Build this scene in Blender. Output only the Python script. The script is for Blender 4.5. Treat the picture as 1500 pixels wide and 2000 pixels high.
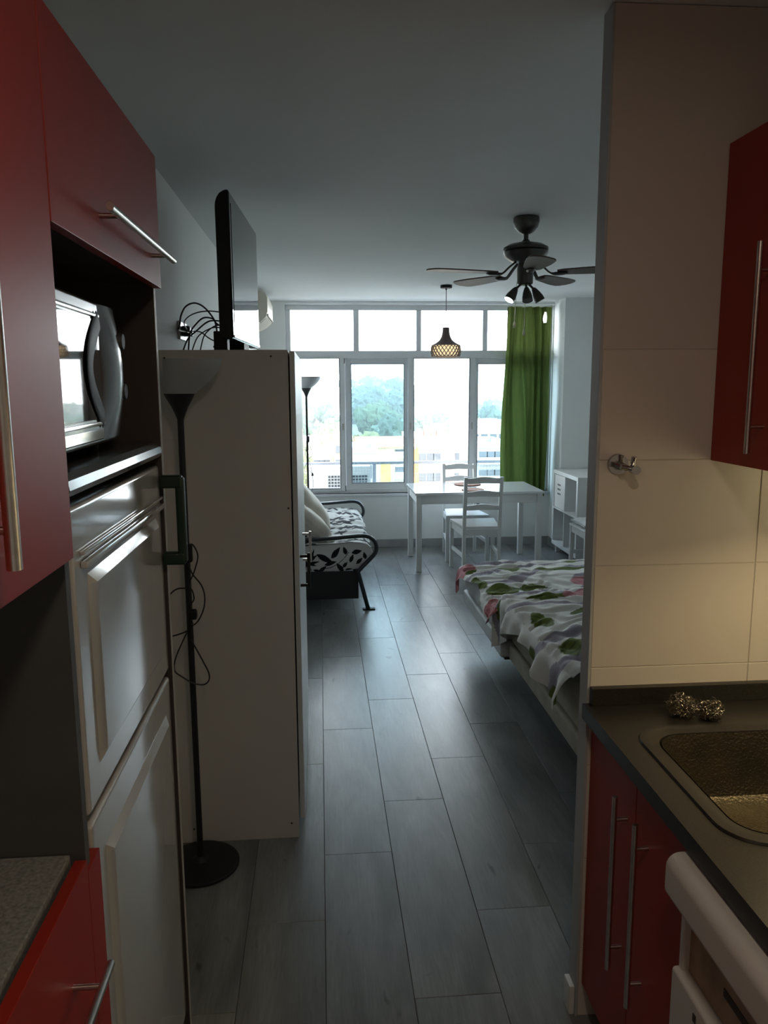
import bpy, bmesh, math, random
from math import sin, cos, pi, radians, sqrt, hypot, atan2, floor
from mathutils import Vector, Matrix, noise
random.seed(7)
for o in list(bpy.data.objects): bpy.data.objects.remove(o)
sc = bpy.context.scene
C = sc.collection

# ------------------------------------------------------------------ camera
H = 1.70
cd = bpy.data.cameras.new('camera'); cam = bpy.data.objects.new('camera', cd); C.objects.link(cam)
cd.sensor_fit = 'VERTICAL'; cd.sensor_height = 24.0; cd.lens = 1530.0 / 2000.0 * 24.0
cd.clip_start = 0.02; cd.clip_end = 4000
_y, _p, _r = radians(4.6), radians(9.2), radians(-.3)
_f = Vector((sin(_y) * cos(_p), cos(_y) * cos(_p), -sin(_p)))
_rt = Vector((cos(_y), -sin(_y), 0)); _u = _rt.cross(_f)
_r2 = cos(_r) * _rt + sin(_r) * _u; _u2 = -sin(_r) * _rt + cos(_r) * _u
cam.matrix_world = Matrix(((_r2.x, _u2.x, -_f.x, 0), (_r2.y, _u2.y, -_f.y, 0), (_r2.z, _u2.z, -_f.z, H), (0, 0, 0, 1)))
sc.camera = cam

# ------------------------------------------------------------------ world, sun, exposure
SKY = 8.5
w = bpy.data.worlds.new('world'); sc.world = w; w.use_nodes = True
nt = w.node_tree; nt.nodes.clear()
wo = nt.nodes.new('ShaderNodeOutputWorld'); bg = nt.nodes.new('ShaderNodeBackground')
tc = nt.nodes.new('ShaderNodeTexCoord'); sx = nt.nodes.new('ShaderNodeSeparateXYZ'); cr = nt.nodes.new('ShaderNodeValToRGB')
nt.links.new(tc.outputs['Generated'], sx.inputs[0]); nt.links.new(sx.outputs['Z'], cr.inputs[0])
cr.color_ramp.elements[0].position = 0.0; cr.color_ramp.elements[0].color = (.94, .97, .98, 1)
cr.color_ramp.elements[1].position = .9; cr.color_ramp.elements[1].color = (.55, .70, .92, 1)
e = cr.color_ramp.elements.new(.25); e.color = (.83, .915, .97, 1)
nt.links.new(cr.outputs[0], bg.inputs[0]); bg.inputs[1].default_value = SKY
nt.links.new(bg.outputs[0], wo.inputs[0])

def lamp(name, kind, loc, energy, color, size=None, rot=None, **kw):
    ld = bpy.data.lights.new(name, kind); ld.energy = energy; ld.color = color
    lo = bpy.data.objects.new(name, ld); C.objects.link(lo); lo.location = loc
    if rot: lo.rotation_euler = rot
    if size and kind == 'AREA': ld.size = size
    if size and kind in ('POINT', 'SPOT'): ld.shadow_soft_size = size
    for k, v in kw.items(): setattr(ld, k, v)
    return lo
sun = lamp('sun', 'SUN', (30, -30, 60), 6.0, (1, .93, .80))
sun.rotation_euler = Vector((.80, -.35, .62)).to_track_quat('Z', 'Y').to_euler(); sun.data.angle = radians(1)
# the window opening as a sampling portal (adds no light of its own)
po = lamp('window_portal', 'AREA', (1.03, 8.30, 1.54), 1, (1, 1, 1), rot=(radians(-90), 0, 0), shape='RECTANGLE')
po.data.size = 2.75; po.data.size_y = 2.0
po.data.cycles.is_portal = True
# kitchen: warm ceiling lamp overhead and a small strip under the right wall cabinet
lamp('kitchen_ceiling_light', 'AREA', (.20, .28, 2.49), 3.7, (1, .80, .60), size=.16)
lamp('under_cabinet_light', 'AREA', (1.16, 1.42, 1.50), 2.6, (1, .78, .42), size=.16, rot=(radians(-20), radians(-8), 0))

sc.view_settings.view_transform = 'Standard'; sc.view_settings.look = 'None'
sc.view_settings.exposure = 0.62; sc.view_settings.gamma = 1.0
sc.view_settings.use_curve_mapping = False

# ------------------------------------------------------------------ helpers
def M(name, col, rough=.5, metal=0, spec=.5, nscale=0, namt=.12, bump=0, bscale=60, coat=0, stretch=None, emis=None, estr=0, col2=None, alpha=None, objvar=0, sheen=0):
    m = bpy.data.materials.new(name); m.use_nodes = True
    t = m.node_tree; b = t.nodes['Principled BSDF']
    b.inputs['Base Color'].default_value = (*col, 1); b.inputs['Roughness'].default_value = rough
    b.inputs['Metallic'].default_value = metal; b.inputs['Specular IOR Level'].default_value = spec
    b.inputs['Coat Weight'].default_value = coat; b.inputs['Coat Roughness'].default_value = .06
    if sheen: b.inputs['Sheen Weight'].default_value = sheen
    if emis: b.inputs['Emission Color'].default_value = (*emis, 1); b.inputs['Emission Strength'].default_value = estr
    tcn = t.nodes.new('ShaderNodeTexCoord'); mp = t.nodes.new('ShaderNodeMapping')
    t.links.new(tcn.outputs['Object'], mp.inputs[0])
    if stretch: mp.inputs['Scale'].default_value = stretch
    if not nscale: nscale, namt = 3.0, .04
    n = t.nodes.new('ShaderNodeTexNoise'); n.inputs['Scale'].default_value = nscale; n.inputs['Detail'].default_value = 4
    t.links.new(mp.outputs[0], n.inputs['Vector'])
    r = t.nodes.new('ShaderNodeValToRGB'); r.color_ramp.elements[0].position = .3; r.color_ramp.elements[1].position = .7
    c2 = col2 if col2 else tuple(min(1, c * (1 + namt)) for c in col)
    c1 = col if col2 else tuple(c * (1 - namt) for c in col)
    r.color_ramp.elements[0].color = (*c1, 1); r.color_ramp.elements[1].color = (*c2, 1)
    t.links.new(n.outputs[0], r.inputs[0]); last = r.outputs[0]
    if objvar:
        oi = t.nodes.new('ShaderNodeObjectInfo'); hs = t.nodes.new('ShaderNodeHueSaturation')
        mr = t.nodes.new('ShaderNodeMapRange'); mr.inputs[3].default_value = 1 - objvar; mr.inputs[4].default_value = 1 + objvar
        t.links.new(oi.outputs['Random'], mr.inputs[0]); t.links.new(mr.outputs[0], hs.inputs['Value'])
        t.links.new(last, hs.inputs['Color']); last = hs.outputs[0]
    t.links.new(last, b.inputs['Base Color'])
    if bump:
        n2 = t.nodes.new('ShaderNodeTexNoise'); n2.inputs['Scale'].default_value = bscale; n2.inputs['Detail'].default_value = 3
        t.links.new(mp.outputs[0], n2.inputs['Vector'])
        bp = t.nodes.new('ShaderNodeBump'); bp.inputs['Strength'].default_value = bump; bp.inputs['Distance'].default_value = .002
        t.links.new(n2.outputs[0], bp.inputs['Height']); t.links.new(bp.outputs[0], b.inputs['Normal'])
    return m

def glass_mat(name, tint=(1, 1, 1), refl=.06):
    m = bpy.data.materials.new(name); m.use_nodes = True; t = m.node_tree; t.nodes.clear()
    o = t.nodes.new('ShaderNodeOutputMaterial'); mx = t.nodes.new('ShaderNodeMixShader')
    tr = t.nodes.new('ShaderNodeBsdfTransparent'); gl = t.nodes.new('ShaderNodeBsdfGlossy')
    tr.inputs[0].default_value = (*tint, 1); gl.inputs['Roughness'].default_value = .01
    mx.inputs[0].default_value = refl
    t.links.new(tr.outputs[0], mx.inputs[1]); t.links.new(gl.outputs[0], mx.inputs[2]); t.links.new(mx.outputs[0], o.inputs[0])
    return m

def print_mat(name, rough=.8, bump=.3, trans=0):
    """flat colour print stored per vertex (pigment only)"""
    m = bpy.data.materials.new(name); m.use_nodes = True; t = m.node_tree; b = t.nodes['Principled BSDF']
    a = t.nodes.new('ShaderNodeVertexColor'); a.layer_name = 'print'
    t.links.new(a.outputs[0], b.inputs['Base Color']); b.inputs['Roughness'].default_value = rough
    b.inputs['Specular IOR Level'].default_value = .2
    n2 = t.nodes.new('ShaderNodeTexNoise'); n2.inputs['Scale'].default_value = 260
    bp = t.nodes.new('ShaderNodeBump'); bp.inputs['Strength'].default_value = bump; bp.inputs['Distance'].default_value = .001
    t.links.new(n2.outputs[0], bp.inputs['Height']); t.links.new(bp.outputs[0], b.inputs['Normal'])
    return m

def translucent(name, col):
    m = bpy.data.materials.new(name); m.use_nodes = True; t = m.node_tree; t.nodes.clear()
    o = t.nodes.new('ShaderNodeOutputMaterial'); mx = t.nodes.new('ShaderNodeMixShader'); mx.inputs[0].default_value = .65
    d = t.nodes.new('ShaderNodeBsdfDiffuse'); r = t.nodes.new('ShaderNodeBsdfTranslucent')
    n = t.nodes.new('ShaderNodeTexNoise'); n.inputs['Scale'].default_value = 40; c = t.nodes.new('ShaderNodeValToRGB')
    c.color_ramp.elements[0].color = (*[q * .9 for q in col], 1); c.color_ramp.elements[1].color = (*col, 1)
    t.links.new(n.outputs[0], c.inputs[0]); t.links.new(c.outputs[0], d.inputs[0]); t.links.new(c.outputs[0], r.inputs[0])
    t.links.new(d.outputs[0], mx.inputs[1]); t.links.new(r.outputs[0], mx.inputs[2]); t.links.new(mx.outputs[0], o.inputs[0])
    return m

class MB:
    def __init__(s): s.bm = bmesh.new()
    def box(s, x0, x1, y0, y1, z0, z1, bev=0, seg=2):
        g = bmesh.ops.create_cube(s.bm, size=1); vs = g['verts']
        for v in vs: v.co = Vector(((x0 + x1) / 2 + v.co.x * (x1 - x0), (y0 + y1) / 2 + v.co.y * (y1 - y0), (z0 + z1) / 2 + v.co.z * (z1 - z0)))
        if bev:
            es = list({e for v in vs for e in v.link_edges})
            bmesh.ops.bevel(s.bm, geom=es, offset=bev, segments=seg, affect='EDGES', profile=.5)
        return s
    def beam(s, p0, p1, w, d, up=(0, 0, 1), bev=0):
        """square bar from p0 to p1; w across, d along 'up'"""
        p0, p1 = Vector(p0), Vector(p1); t = (p1 - p0).normalized(); up = Vector(up)
        a = t.cross(up).normalized(); b = a.cross(t).normalized()
        vs = []
        for p in (p0, p1):
            for i, j in ((-1, -1), (1, -1), (1, 1), (-1, 1)): vs.append(s.bm.verts.new(p + a * (i * w / 2) + b * (j * d / 2)))
        f = []
        for q in ((3, 2, 1, 0), (4, 5, 6, 7), (0, 1, 5, 4), (1, 2, 6, 5), (2, 3, 7, 6), (3, 0, 4, 7)): f.append(s.bm.faces.new([vs[k] for k in q]))
        if bev: bmesh.ops.bevel(s.bm, geom=list({e for v in vs for e in v.link_edges}), offset=bev, segments=2, affect='EDGES', profile=.5)
        return s
    def tube(s, pts, r, seg=8, closed=False, flat=None, up=None):
        pts = [Vector(p) for p in pts]; n = len(pts); rings = []; prev = None
        for i, p in enumerate(pts):
            if closed: t = pts[(i + 1) % n] - pts[i - 1]
            else: t = pts[min(i + 1, n - 1)] - pts[max(i - 1, 0)]
            t.normalize()
            if prev is None:
                a = t.cross(Vector(up) if up else (Vector((0, 0, 1)) if abs(t.z) < .9 else Vector((1, 0, 0)))).normalized()
            else:
                a = (prev - t * prev.dot(t)).normalized()
            prev = a; b = t.cross(a); rr = r[i] if isinstance(r, (list, tuple)) else r
            rf = rr * flat if flat else rr
            rings.append([s.bm.verts.new(p + a * (rr * cos(2 * pi * k / seg)) + b * (rf * sin(2 * pi * k / seg))) for k in range(seg)])
        m = n if closed else n - 1
        for i in range(m):
            A, B = rings[i], rings[(i + 1) % n]
            for k in range(seg): s.bm.faces.new((A[k], A[(k + 1) % seg], B[(k + 1) % seg], B[k]))
        if not closed:
            s.bm.faces.new(rings[0][::-1]); s.bm.faces.new(rings[-1])
        return s
    def cyl(s, p0, p1, r, r2=None, seg=20):
        return s.tube([p0, p1], [r, r if r2 is None else r2], seg)
    def lathe(s, prof, c=(0, 0, 0), seg=32, capb=True, capt=True):
        c = Vector(c); rings = []
        for r, z in prof: rings.append([s.bm.verts.new(c + Vector((r * cos(2 * pi * k / seg), r * sin(2 * pi * k / seg), z))) for k in range(seg)])
        for A, B in zip(rings, rings[1:]):
            for k in range(seg): s.bm.faces.new((A[k], A[(k + 1) % seg], B[(k + 1) % seg], B[k]))
        if capb: s.bm.faces.new(rings[0][::-1])
        if capt: s.bm.faces.new(rings[-1])
        return s
    def prism(s, poly, axis, a0, a1):
        """poly: 2D points in the two other axes (in axis order), extruded from a0 to a1"""
        def mk(p, a):
            q = [p[0], p[1]]; q.insert(axis, a); return Vector(q)
        A = [s.bm.verts.new(mk(p, a0)) for p in poly]; B = [s.bm.verts.new(mk(p, a1)) for p in poly]
        s.bm.faces.new(A[::-1]); s.bm.faces.new(B)
        for k in range(len(poly)): s.bm.faces.new((A[k], A[(k + 1) % len(poly)], B[(k + 1) % len(poly)], B[k]))
        return s
    def grid(s, fn, nu, nv, skip=None):
        V = [[s.bm.verts.new(fn(i / nu, j / nv)) for j in range(nv + 1)] for i in range(nu + 1)]
        for i in range(nu):
            for j in range(nv):
                if skip and skip((i + .5) / nu, (j + .5) / nv): continue
                s.bm.faces.new((V[i][j], V[i + 1][j], V[i + 1][j + 1], V[i][j + 1]))
        return s
    def build(s, name, mat, parent=None, smooth=True, kind=None, label=None):
        bmesh.ops.recalc_face_normals(s.bm, faces=s.bm.faces)
        me = bpy.data.meshes.new(name)
        if parent is not None:
            off = Vector((0, 0, 0)); q = parent
            while q is not None: off += q.location; q = q.parent
            bmesh.ops.translate(s.bm, verts=s.bm.verts, vec=-off)
        s.bm.to_mesh(me); s.bm.free()
        if smooth:
            me.shade_smooth(); me.set_sharp_from_angle(angle=radians(35))
        if mat: me.materials.append(mat)
        o = bpy.data.objects.new(name, me); C.objects.link(o)
        if smooth and len(me.polygons) < 2500:
            wn = o.modifiers.new('weighted_normals', 'WEIGHTED_NORMAL'); wn.keep_sharp = True
        if parent is not None: o.parent = parent
        if kind: o['kind'] = kind
        if label: o['label'] = label
        return o

def thing(name, label, cat, loc=(0, 0, 0), group=None):
    o = bpy.data.objects.new(name, None); C.objects.link(o); o.location = loc; o.empty_display_size = .05
    o['label'] = label; o['category'] = cat
    if group: o['group'] = group
    return o
def tag(o, label, cat, group=None):
    o['label'] = label; o['category'] = cat
    if group: o['group'] = group
    return o
def sroot(name, loc=(0, 0, 0)):
    o = bpy.data.objects.new(name, None); C.objects.link(o); o.location = loc; o['kind'] = 'structure'; o.empty_display_size = .05
    return o
def copy_tree(o, parent=None):
    c = o.copy(); C.objects.link(c)
    if parent is not None: c.parent = parent
    for ch in list(o.children): copy_tree(ch, c)
    return c
def smooth_path(pts, n=6):
    P = [Vector(p) for p in pts]; P = [P[0] * 2 - P[1]] + P + [P[-1] * 2 - P[-2]]; out = []
    for i in range(1, len(P) - 2):
        a, b, c, d = P[i - 1:i + 3]
        for k in range(n):
            t = k / n
            out.append(.5 * ((2 * b) + (c - a) * t + (2 * a - 5 * b + 4 * c - d) * t * t + (3 * b - a - 3 * c + d) * t ** 3))
    out.append(P[-2]); return out
def paint(o, fn):
    me = o.data; at = me.color_attributes.new('print', 'FLOAT_COLOR', 'POINT')
    for i, c in enumerate(fn): at.data[i].color = (*c, 1)

# ------------------------------------------------------------------ materials
WHITEWALL = M('white_wall_paint', (.80, .82, .81), .75, nscale=2, namt=.03, bump=.12, bscale=90)
CEIL = M('ceiling_paint', (.78, .80, .80), .8, nscale=1.5, namt=.03, bump=.1, bscale=80)
def floor_mat():
    m = bpy.data.materials.new('pale_grey_wood_look_tile'); m.use_nodes = True; t = m.node_tree; b = t.nodes['Principled BSDF']
    N = t.nodes.new; L = t.links.new
    tcn = N('ShaderNodeTexCoord'); oi = N('ShaderNodeObjectInfo'); sc_ = N('ShaderNodeVectorMath'); sc_.operation = 'SCALE'; ad = N('ShaderNodeVectorMath')
    cmb = N('ShaderNodeCombineXYZ')
    for k in range(3): L(oi.outputs['Random'], cmb.inputs[k])
    L(cmb.outputs[0], sc_.inputs[0]); sc_.inputs['Scale'].default_value = 40; L(tcn.outputs['Object'], ad.inputs[0]); L(sc_.outputs[0], ad.inputs[1])
    def noise_(scale, st, det=4, dist=0):
        mp = N('ShaderNodeMapping'); mp.inputs['Scale'].default_value = st; L(ad.outputs[0], mp.inputs[0])
        n = N('ShaderNodeTexNoise'); n.inputs['Scale'].default_value = scale; n.inputs['Detail'].default_value = det; n.inputs['Distortion'].default_value = dist
        L(mp.outputs[0], n.inputs['Vector']); return n
    def ramp(src, p0, c0, p1, c1):
        r = N('ShaderNodeValToRGB'); r.color_ramp.elements[0].position = p0; r.color_ramp.elements[1].position = p1
        r.color_ramp.elements[0].color = (*c0, 1); r.color_ramp.elements[1].color = (*c1, 1); L(src, r.inputs[0]); return r.outputs[0]
    def mix(kind, fac, a_, b_):
        x = N('ShaderNodeMix'); x.data_type = 'RGBA'; x.blend_type = kind; x.inputs[0].default_value = fac
        L(a_, x.inputs[6]); L(b_, x.inputs[7]); return x.outputs[2]
    base = ramp(noise_(2.0, (3.5, .8, 1), 3, .6).outputs[0], .32, (.155, .16, .157), .70, (.28, .288, .286))
    grain = ramp(noise_(9, (14, .9, 1), 6, 1.2).outputs[0], .30, (.80, .80, .79), .62, (1, 1, 1))
    warm = ramp(noise_(1.3, (1.6, .7, 1), 2).outputs[0], .50, (1, 1, 1), .68, (.90, .84, .74))
    knot = ramp(noise_(7, (2.0, 1.0, 1), 2, .4).outputs[0], .24, (.45, .43, .40), .30, (1, 1, 1))
    c = mix('MULTIPLY', 1, base, grain); c = mix('MULTIPLY', .8, c, warm); c = mix('MULTIPLY', 1, c, knot)
    hs = N('ShaderNodeHueSaturation'); mr = N('ShaderNodeMapRange'); mr.inputs[3].default_value = .88; mr.inputs[4].default_value = 1.08
    L(oi.outputs['Random'], mr.inputs[0]); L(mr.outputs[0], hs.inputs['Value']); L(c, hs.inputs['Color']); L(hs.outputs[0], b.inputs['Base Color'])
    b.inputs['Roughness'].default_value = .31; b.inputs['Specular IOR Level'].default_value = .42
    bp = N('ShaderNodeBump'); bp.inputs['Strength'].default_value = .10; bp.inputs['Distance'].default_value = .002
    L(noise_(22, (8, .8, 1), 3).outputs[0], bp.inputs['Height']); L(bp.outputs[0], b.inputs['Normal'])
    return m
FLOORM = floor_mat()
TRIMG = M('grey_wall_end', (.42, .45, .47), .6)  # wall end strip set in a darker grey than the masonry
GROUT = M('dark_floor_joint', (.12, .12, .12), .8)
BASEB = M('grey_skirting_tile', (.34, .34, .33), .4, nscale=5)
WALLTILE = M('cream_glazed_wall_tile', (.66, .61, .55), .16, nscale=2, namt=.03)
WGROUT = M('cream_grout', (.60, .56, .50), .9)
RED = M('red_satin_laminate', (.30, .022, .012), .42, spec=.32, nscale=3, namt=.05)
REDIN = M('cabinet_carcass_grey', (.25, .25, .25), .6)
WENGE = M('dark_brown_melamine', (.045, .036, .032), .5, nscale=6, stretch=(1, 1, .2), col2=(.07, .057, .05))
PANELG = M('grey_melamine_panel', (.075, .075, .075), .55, nscale=8, namt=.1)
EDGE = M('pale_panel_edge', (.42, .39, .35), .5)
STEEL = M('brushed_steel', (.60, .58, .55), .30, metal=1, nscale=40, namt=.1)
CHROME = M('chrome', (.50, .50, .50), .10, metal=1)
FRIDGEW = M('glossy_white_enamel', (.47, .465, .45), .09, spec=.6, coat=.8)
FRIDGEB = M('fridge_grey_gasket', (.05, .05, .05), .6)
SILVER = M('silver_lacquered_plastic', (.20, .20, .20), .24, metal=.75, coat=.3)
BLACKGLASS = M('black_mirror_glass', (.012, .014, .017), .03, spec=.8)
BLACK = M('black_plastic', (.010, .010, .011), .5, spec=.3)
BLACKM = M('black_matt_metal', (.008, .008, .008), .5)
GREENP = M('dark_green_plastic', (.003, .022, .010), .38)
WORKTOPL = M('grey_speckled_worktop', (.22, .225, .22), .35, nscale=160, namt=.35)
COUNTER = M('black_composite_counter', (.010, .009, .0085), .36, nscale=260, col2=(.030, .027, .023), bump=.05, bscale=200)
BASIN = M('wet_dark_steel_basin', (.10, .085, .06), .24, metal=.8, nscale=14, col2=(.17, .145, .10), bump=1.0, bscale=170)
WARD = M('beige_white_melamine', (.60, .565, .52), .55, nscale=2, namt=.03)
WARDD = M('white_wardrobe_door', (.62, .63, .62), .35)
WHITEP = M('white_painted_wood', (.76, .77, .76), .42, nscale=5, namt=.03)
WHITETOP = M('white_table_lacquer', (.80, .81, .82), .16, coat=.5)
PVC = M('white_window_pvc', (.72, .74, .75), .30)
PVCD = M('dark_window_seal', (.06, .07, .08), .5)
GLASS1 = glass_mat('clear_window_glass', (.97, .98, .98), .05)
GLASS2 = glass_mat('blue_tinted_window_glass', (.66, .76, .80), .07)
FANM = M('bronze_grey_metal', (.10, .095, .088), .35, metal=.6)
FANB = M('brown_fan_blade', (.085, .050, .038), .45, nscale=6, stretch=(1, 1, 1), col2=(.12, .075, .058))
PBROWN = M('brown_grey_shade', (.13, .085, .078), .55)
PWHITE = M('whitewashed_lattice', (.30, .27, .25), .6)
BULB = M('warm_bulb', (1, .8, .5), .5, emis=(1, .70, .40), estr=14)
LINER = translucent('cream_lamp_liner', (.85, .82, .72))
SPOT = M('lit_spot_lens', (1, 1, 1), .5, emis=(.95, 1, 1), estr=12)
OPAL = M('opal_lamp_plastic', (.42, .43, .44), .35)
SOFAF = M('dark_grey_tube_steel', (.035, .042, .050), .38, metal=.4)
SOFAP = M('black_sofa_base', (.012, .014, .016), .6)
PILLOW = M('cream_cotton', (.60, .56, .48), .9, bump=.4, bscale=120, nscale=8, sheen=.2)
MATTR = M('beige_mattress_fabric', (.42, .39, .31), .85, bump=.4, bscale=200, nscale=12)
SHEET = M('white_fitted_sheet', (.55, .56, .56), .6, bump=.4, bscale=25, nscale=6)
BEDB = M('dark_bed_base', (.035, .035, .035), .7)
CORK = M('terracotta_cork_mat', (.30, .10, .045), .7, nscale=30, namt=.25)
ACM = M('ivory_plastic', (.62, .58, .48), .4)
ACD = M('darker_ivory_louver', (.40, .37, .30), .5)  # louvers in a darker ivory than the housing
WOOL = M('steel_wool', (.30, .27, .22), .28, metal=1)
APPL = M('off_white_enamel', (.62, .60, .56), .32, coat=.3)
APPLB = M('mottled_brown_plastic', (.34, .24, .16), .5, nscale=18, namt=.25)  # recess face in mottled brown, darker than the casing
SOCK = M('white_socket_plastic', (.70, .70, .68), .35)
CABLE = M('black_cable_rubber', (.010, .010, .010), .45)
IVORY = M('ivory_pull_cord', (.66, .64, .50), .5)
POT = M('white_glazed_pot', (.55, .56, .55), .4); PLANT = M('dark_green_leaf', (.02, .05, .02), .5)
SCREW = M('dark_screw_hole', (.03, .028, .025), .6)

# ------------------------------------------------------------------ structure
CZ = 2.54; KZ = 2.515; YW = 8.14; XL = -.62; XR = 2.95
fl = sroot('floor')
MB().box(-1.1, 3.1, -1.1, 8.3, -.12, -.006).build('joint_bed', GROUT, fl, smooth=False)
TW, TL, G = .2475, 1.06, .0011
full = None
for k in range(-5, 13):
    xa = -.012 + TW * k; xb = xa + TW
    if k == -5: xa = max(xa, -1.05)
    xb = min(xb, 3.0)
    off = (.525 + .355 * k) % TL
    y = off - 2 * TL
    while y < 8.2:
        ya, yb = max(y, -1.05), min(y + TL, 8.2)
        if yb > ya + .02 and xb > xa + .01:
            isfull = abs((yb - ya) - TL) < 1e-5 and abs(xb - xa - TW) < 1e-5
            if isfull and full is not None:
                o = full.copy(); C.objects.link(o); o.location = (xa, ya, random.uniform(-.0004, .0004))
            else:
                b = MB(); b.box(0, xb - xa - G, 0, yb - ya - G, -.008, 0, bev=.0012, seg=1)
                o = b.build('tile', FLOORM, None, smooth=False); o.parent = fl; o.location = (xa, ya, 0)
                if isfull: full = o
        y += TL
# walls
wl = sroot('wall_left')
MB().box(-.95, -.93, -1.1, 1.93, 0, CZ).build('kitchen_wall', WHITEWALL, wl, smooth=False)
MB().box(-.95, XL, 1.93, 2.03, 0, CZ).build('return_wall', WHITEWALL, wl, smooth=False)
MB().box(-.76, XL, 2.03, 8.2, 0, CZ).build('living_wall', WHITEWALL, wl, smooth=False)
wf = sroot('wall_far')
WX0, WX1, WZ0, WZ1 = -.334, 2.42, .575, 2.505
MB().box(-.76, WX0, YW, YW + .25, 0, CZ).build('left_pier', WHITEWALL, wf, smooth=False)
MB().box(WX1, 3.1, YW, YW + .25, 0, CZ).build('right_pier', WHITEWALL, wf, smooth=False)
MB().box(WX0, WX1, YW, YW + .25, 0, WZ0).build('sill_wall', WHITEWALL, wf, smooth=False)
MB().box(WX0, WX1, YW, YW + .25, WZ1, CZ).build('lintel', WHITEWALL, wf, smooth=False)
MB().box(2.43, 3.1, 7.77, YW, 0, CZ).build('column', WHITEWALL, wf, smooth=False)
MB().box(XR, XR + .15, 1.893, 7.8, 0, CZ).build('wall_right', WHITEWALL, None, smooth=False, kind='structure')
MB().box(-1.1, 1.5, -1.15, -1.0, 0, CZ).build('wall_near', WHITEWALL, None, smooth=False, kind='structure')
MB().box(1.36, 1.5, -1.1, 1.84, 0, CZ).build('wall_kitchen', WHITEWALL, None, smooth=False, kind='structure')
MB().box(-1.1, 3.1, 1.95, 8.4, CZ, CZ + .15).build('ceiling', CEIL, None, smooth=False, kind='structure')
MB().box(-1.1, 3.1, -1.15, 1.95, CZ - .006, CZ + .15).build('ceiling', CEIL, None, smooth=False, kind='structure')
# partition wall whose kitchen face is tiled
wp = sroot('wall_partition')
MB().box(.667, 3.1, 1.848, 1.893, 0, CZ).build('masonry', WHITEWALL, wp, smooth=False)
tz = [.205 + .2625 * i for i in range(-1, 10)]
MB().box(.669, 1.362, 1.841, 1.849, 1.7815, CZ - .008).build('plaster', M('cream_wall_paint', (.60, .555, .50), .5), wp, smooth=False)
for i in range(7):
    z0, z1 = max(0, tz[i]), min(tz[i + 1], CZ - .008)
    for (xa, xb) in ((.669, 1.083), (1.083, 1.362)):
        MB().box(xa + .0008, xb - .0008, 1.840, 1.849, z0 + .0008, z1 - .0008, bev=.0012, seg=1).build('tile', WALLTILE, wp, smooth=False)
MB().box(.6685, 1.362, 1.8425, 1.8485, 0, CZ - .01).build('grout', WGROUT, wp, smooth=False)
MB().box(.662, .6685, 1.839, 1.896, 0, CZ - .01, bev=.001).build('corner_trim', TRIMG, wp)
# skirting
MB().box(WX0 - .28, 2.43, YW - .012, YW, 0, .085, bev=.002).build('baseboard_far', BASEB, None, kind='structure')
MB().box(2.418, 2.43, 7.77, YW - .012, 0, .085, bev=.002).build('baseboard_column', BASEB, None, kind='structure')
MB().box(.647, .662, 1.846, 1.896, 0, .085, bev=.003).build('baseboard_partition', WHITEP, None, kind='structure')
MB().box(XL, XL + .012, 4.0, YW - .012, 0, .085, bev=.002).build('baseboard_left', BASEB, None, kind='structure')

# ------------------------------------------------------------------ window
wi = sroot('window_1')
fy0, fy1 = YW + .05, YW + .13
def fr(x0, x1, z0, z1, name='frame', y0=fy0, y1=fy1, m=PVC, p=wi, bev=.004):
    return MB().box(x0, x1, y0, y1, z0, z1, bev=bev).build(name, m, p)
fr(WX0, WX1, 2.455, WZ1); fr(WX0, WX1, WZ0, .62); fr(WX0, -.284, .62, 2.455); fr(2.37, WX1, .62, 2.455)
fr(-.284, 2.37, 1.972, 2.050, 'transom')
for x0, x1 in ((.355, .411), (1.001, 1.053), (1.693, 1.745)): fr(x0, x1, 2.050, 2.455, 'mullion')
for x0, x1 in ((-.284, .355), (.411, 1.001), (1.053, 1.693), (1.745, 2.37)):
    MB().box(x0, x1, YW + .085, YW + .091, 2.05, 2.455).build('glass_pane', GLASS1, wi, smooth=False)
def sash(x0, x1, z0, z1, wl_, wr_, wt, wb, y0, y1, gm, latch=None):
    b = MB()
    b.box(x0, x0 + wl_, y0, y1, z0, z1, bev=.003); b.box(x1 - wr_, x1, y0, y1, z0, z1, bev=.003)
    b.box(x0 + wl_, x1 - wr_, y0, y1, z1 - wt, z1, bev=.003); b.box(x0 + wl_, x1 - wr_, y0, y1, z0, z0 + wb, bev=.003)
    s = b.build('sash', PVC, wi)
    ym = (y0 + y1) / 2
    MB().box(x0 + wl_, x1 - wr_, ym - .003, ym + .003, z0 + wb, z1 - wt).build('glass_pane', gm, s, smooth=False)
    g = MB(); t = .006
    g.box(x0 + wl_ - .001, x0 + wl_ + t, y0 - .002, ym, z0 + wb, z1 - wt); g.box(x1 - wr_ - t, x1 - wr_ + .001, y0 - .002, ym, z0 + wb, z1 - wt)
    g.box(x0 + wl_, x1 - wr_, y0 - .002, ym, z1 - wt - t, z1 - wt + .001); g.box(x0 + wl_, x1 - wr_, y0 - .002, ym, z0 + wb - .001, z0 + wb + t)
    g.build('seal', PVCD, s, smooth=False)
    if latch:
        MB().box(latch - .008, latch + .008, y0 - .008, y0, 1.24, 1.31, bev=.003).build('latch', STEEL, s)
    return s
ya, yb = YW + .035, YW + .075; yc, yd = YW + .078, YW + .118
sash(-.284, .262, .600, 1.978, .052, .055, .004, .028, ya, yb, GLASS1, .237)
sash(.262, .935, .600, 1.978, .062, .055, .060, .078, yc, yd, GLASS2)
sash(.915, 1.615, .600, 1.978, .058, .055, .004, .040, ya, yb, GLASS1, .94)
sash(1.600, 2.37, .600, 1.978, .052, .055, .062, .052, yc, yd, GLASS2, None)
for x in (.262, .262, .94): pass
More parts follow.
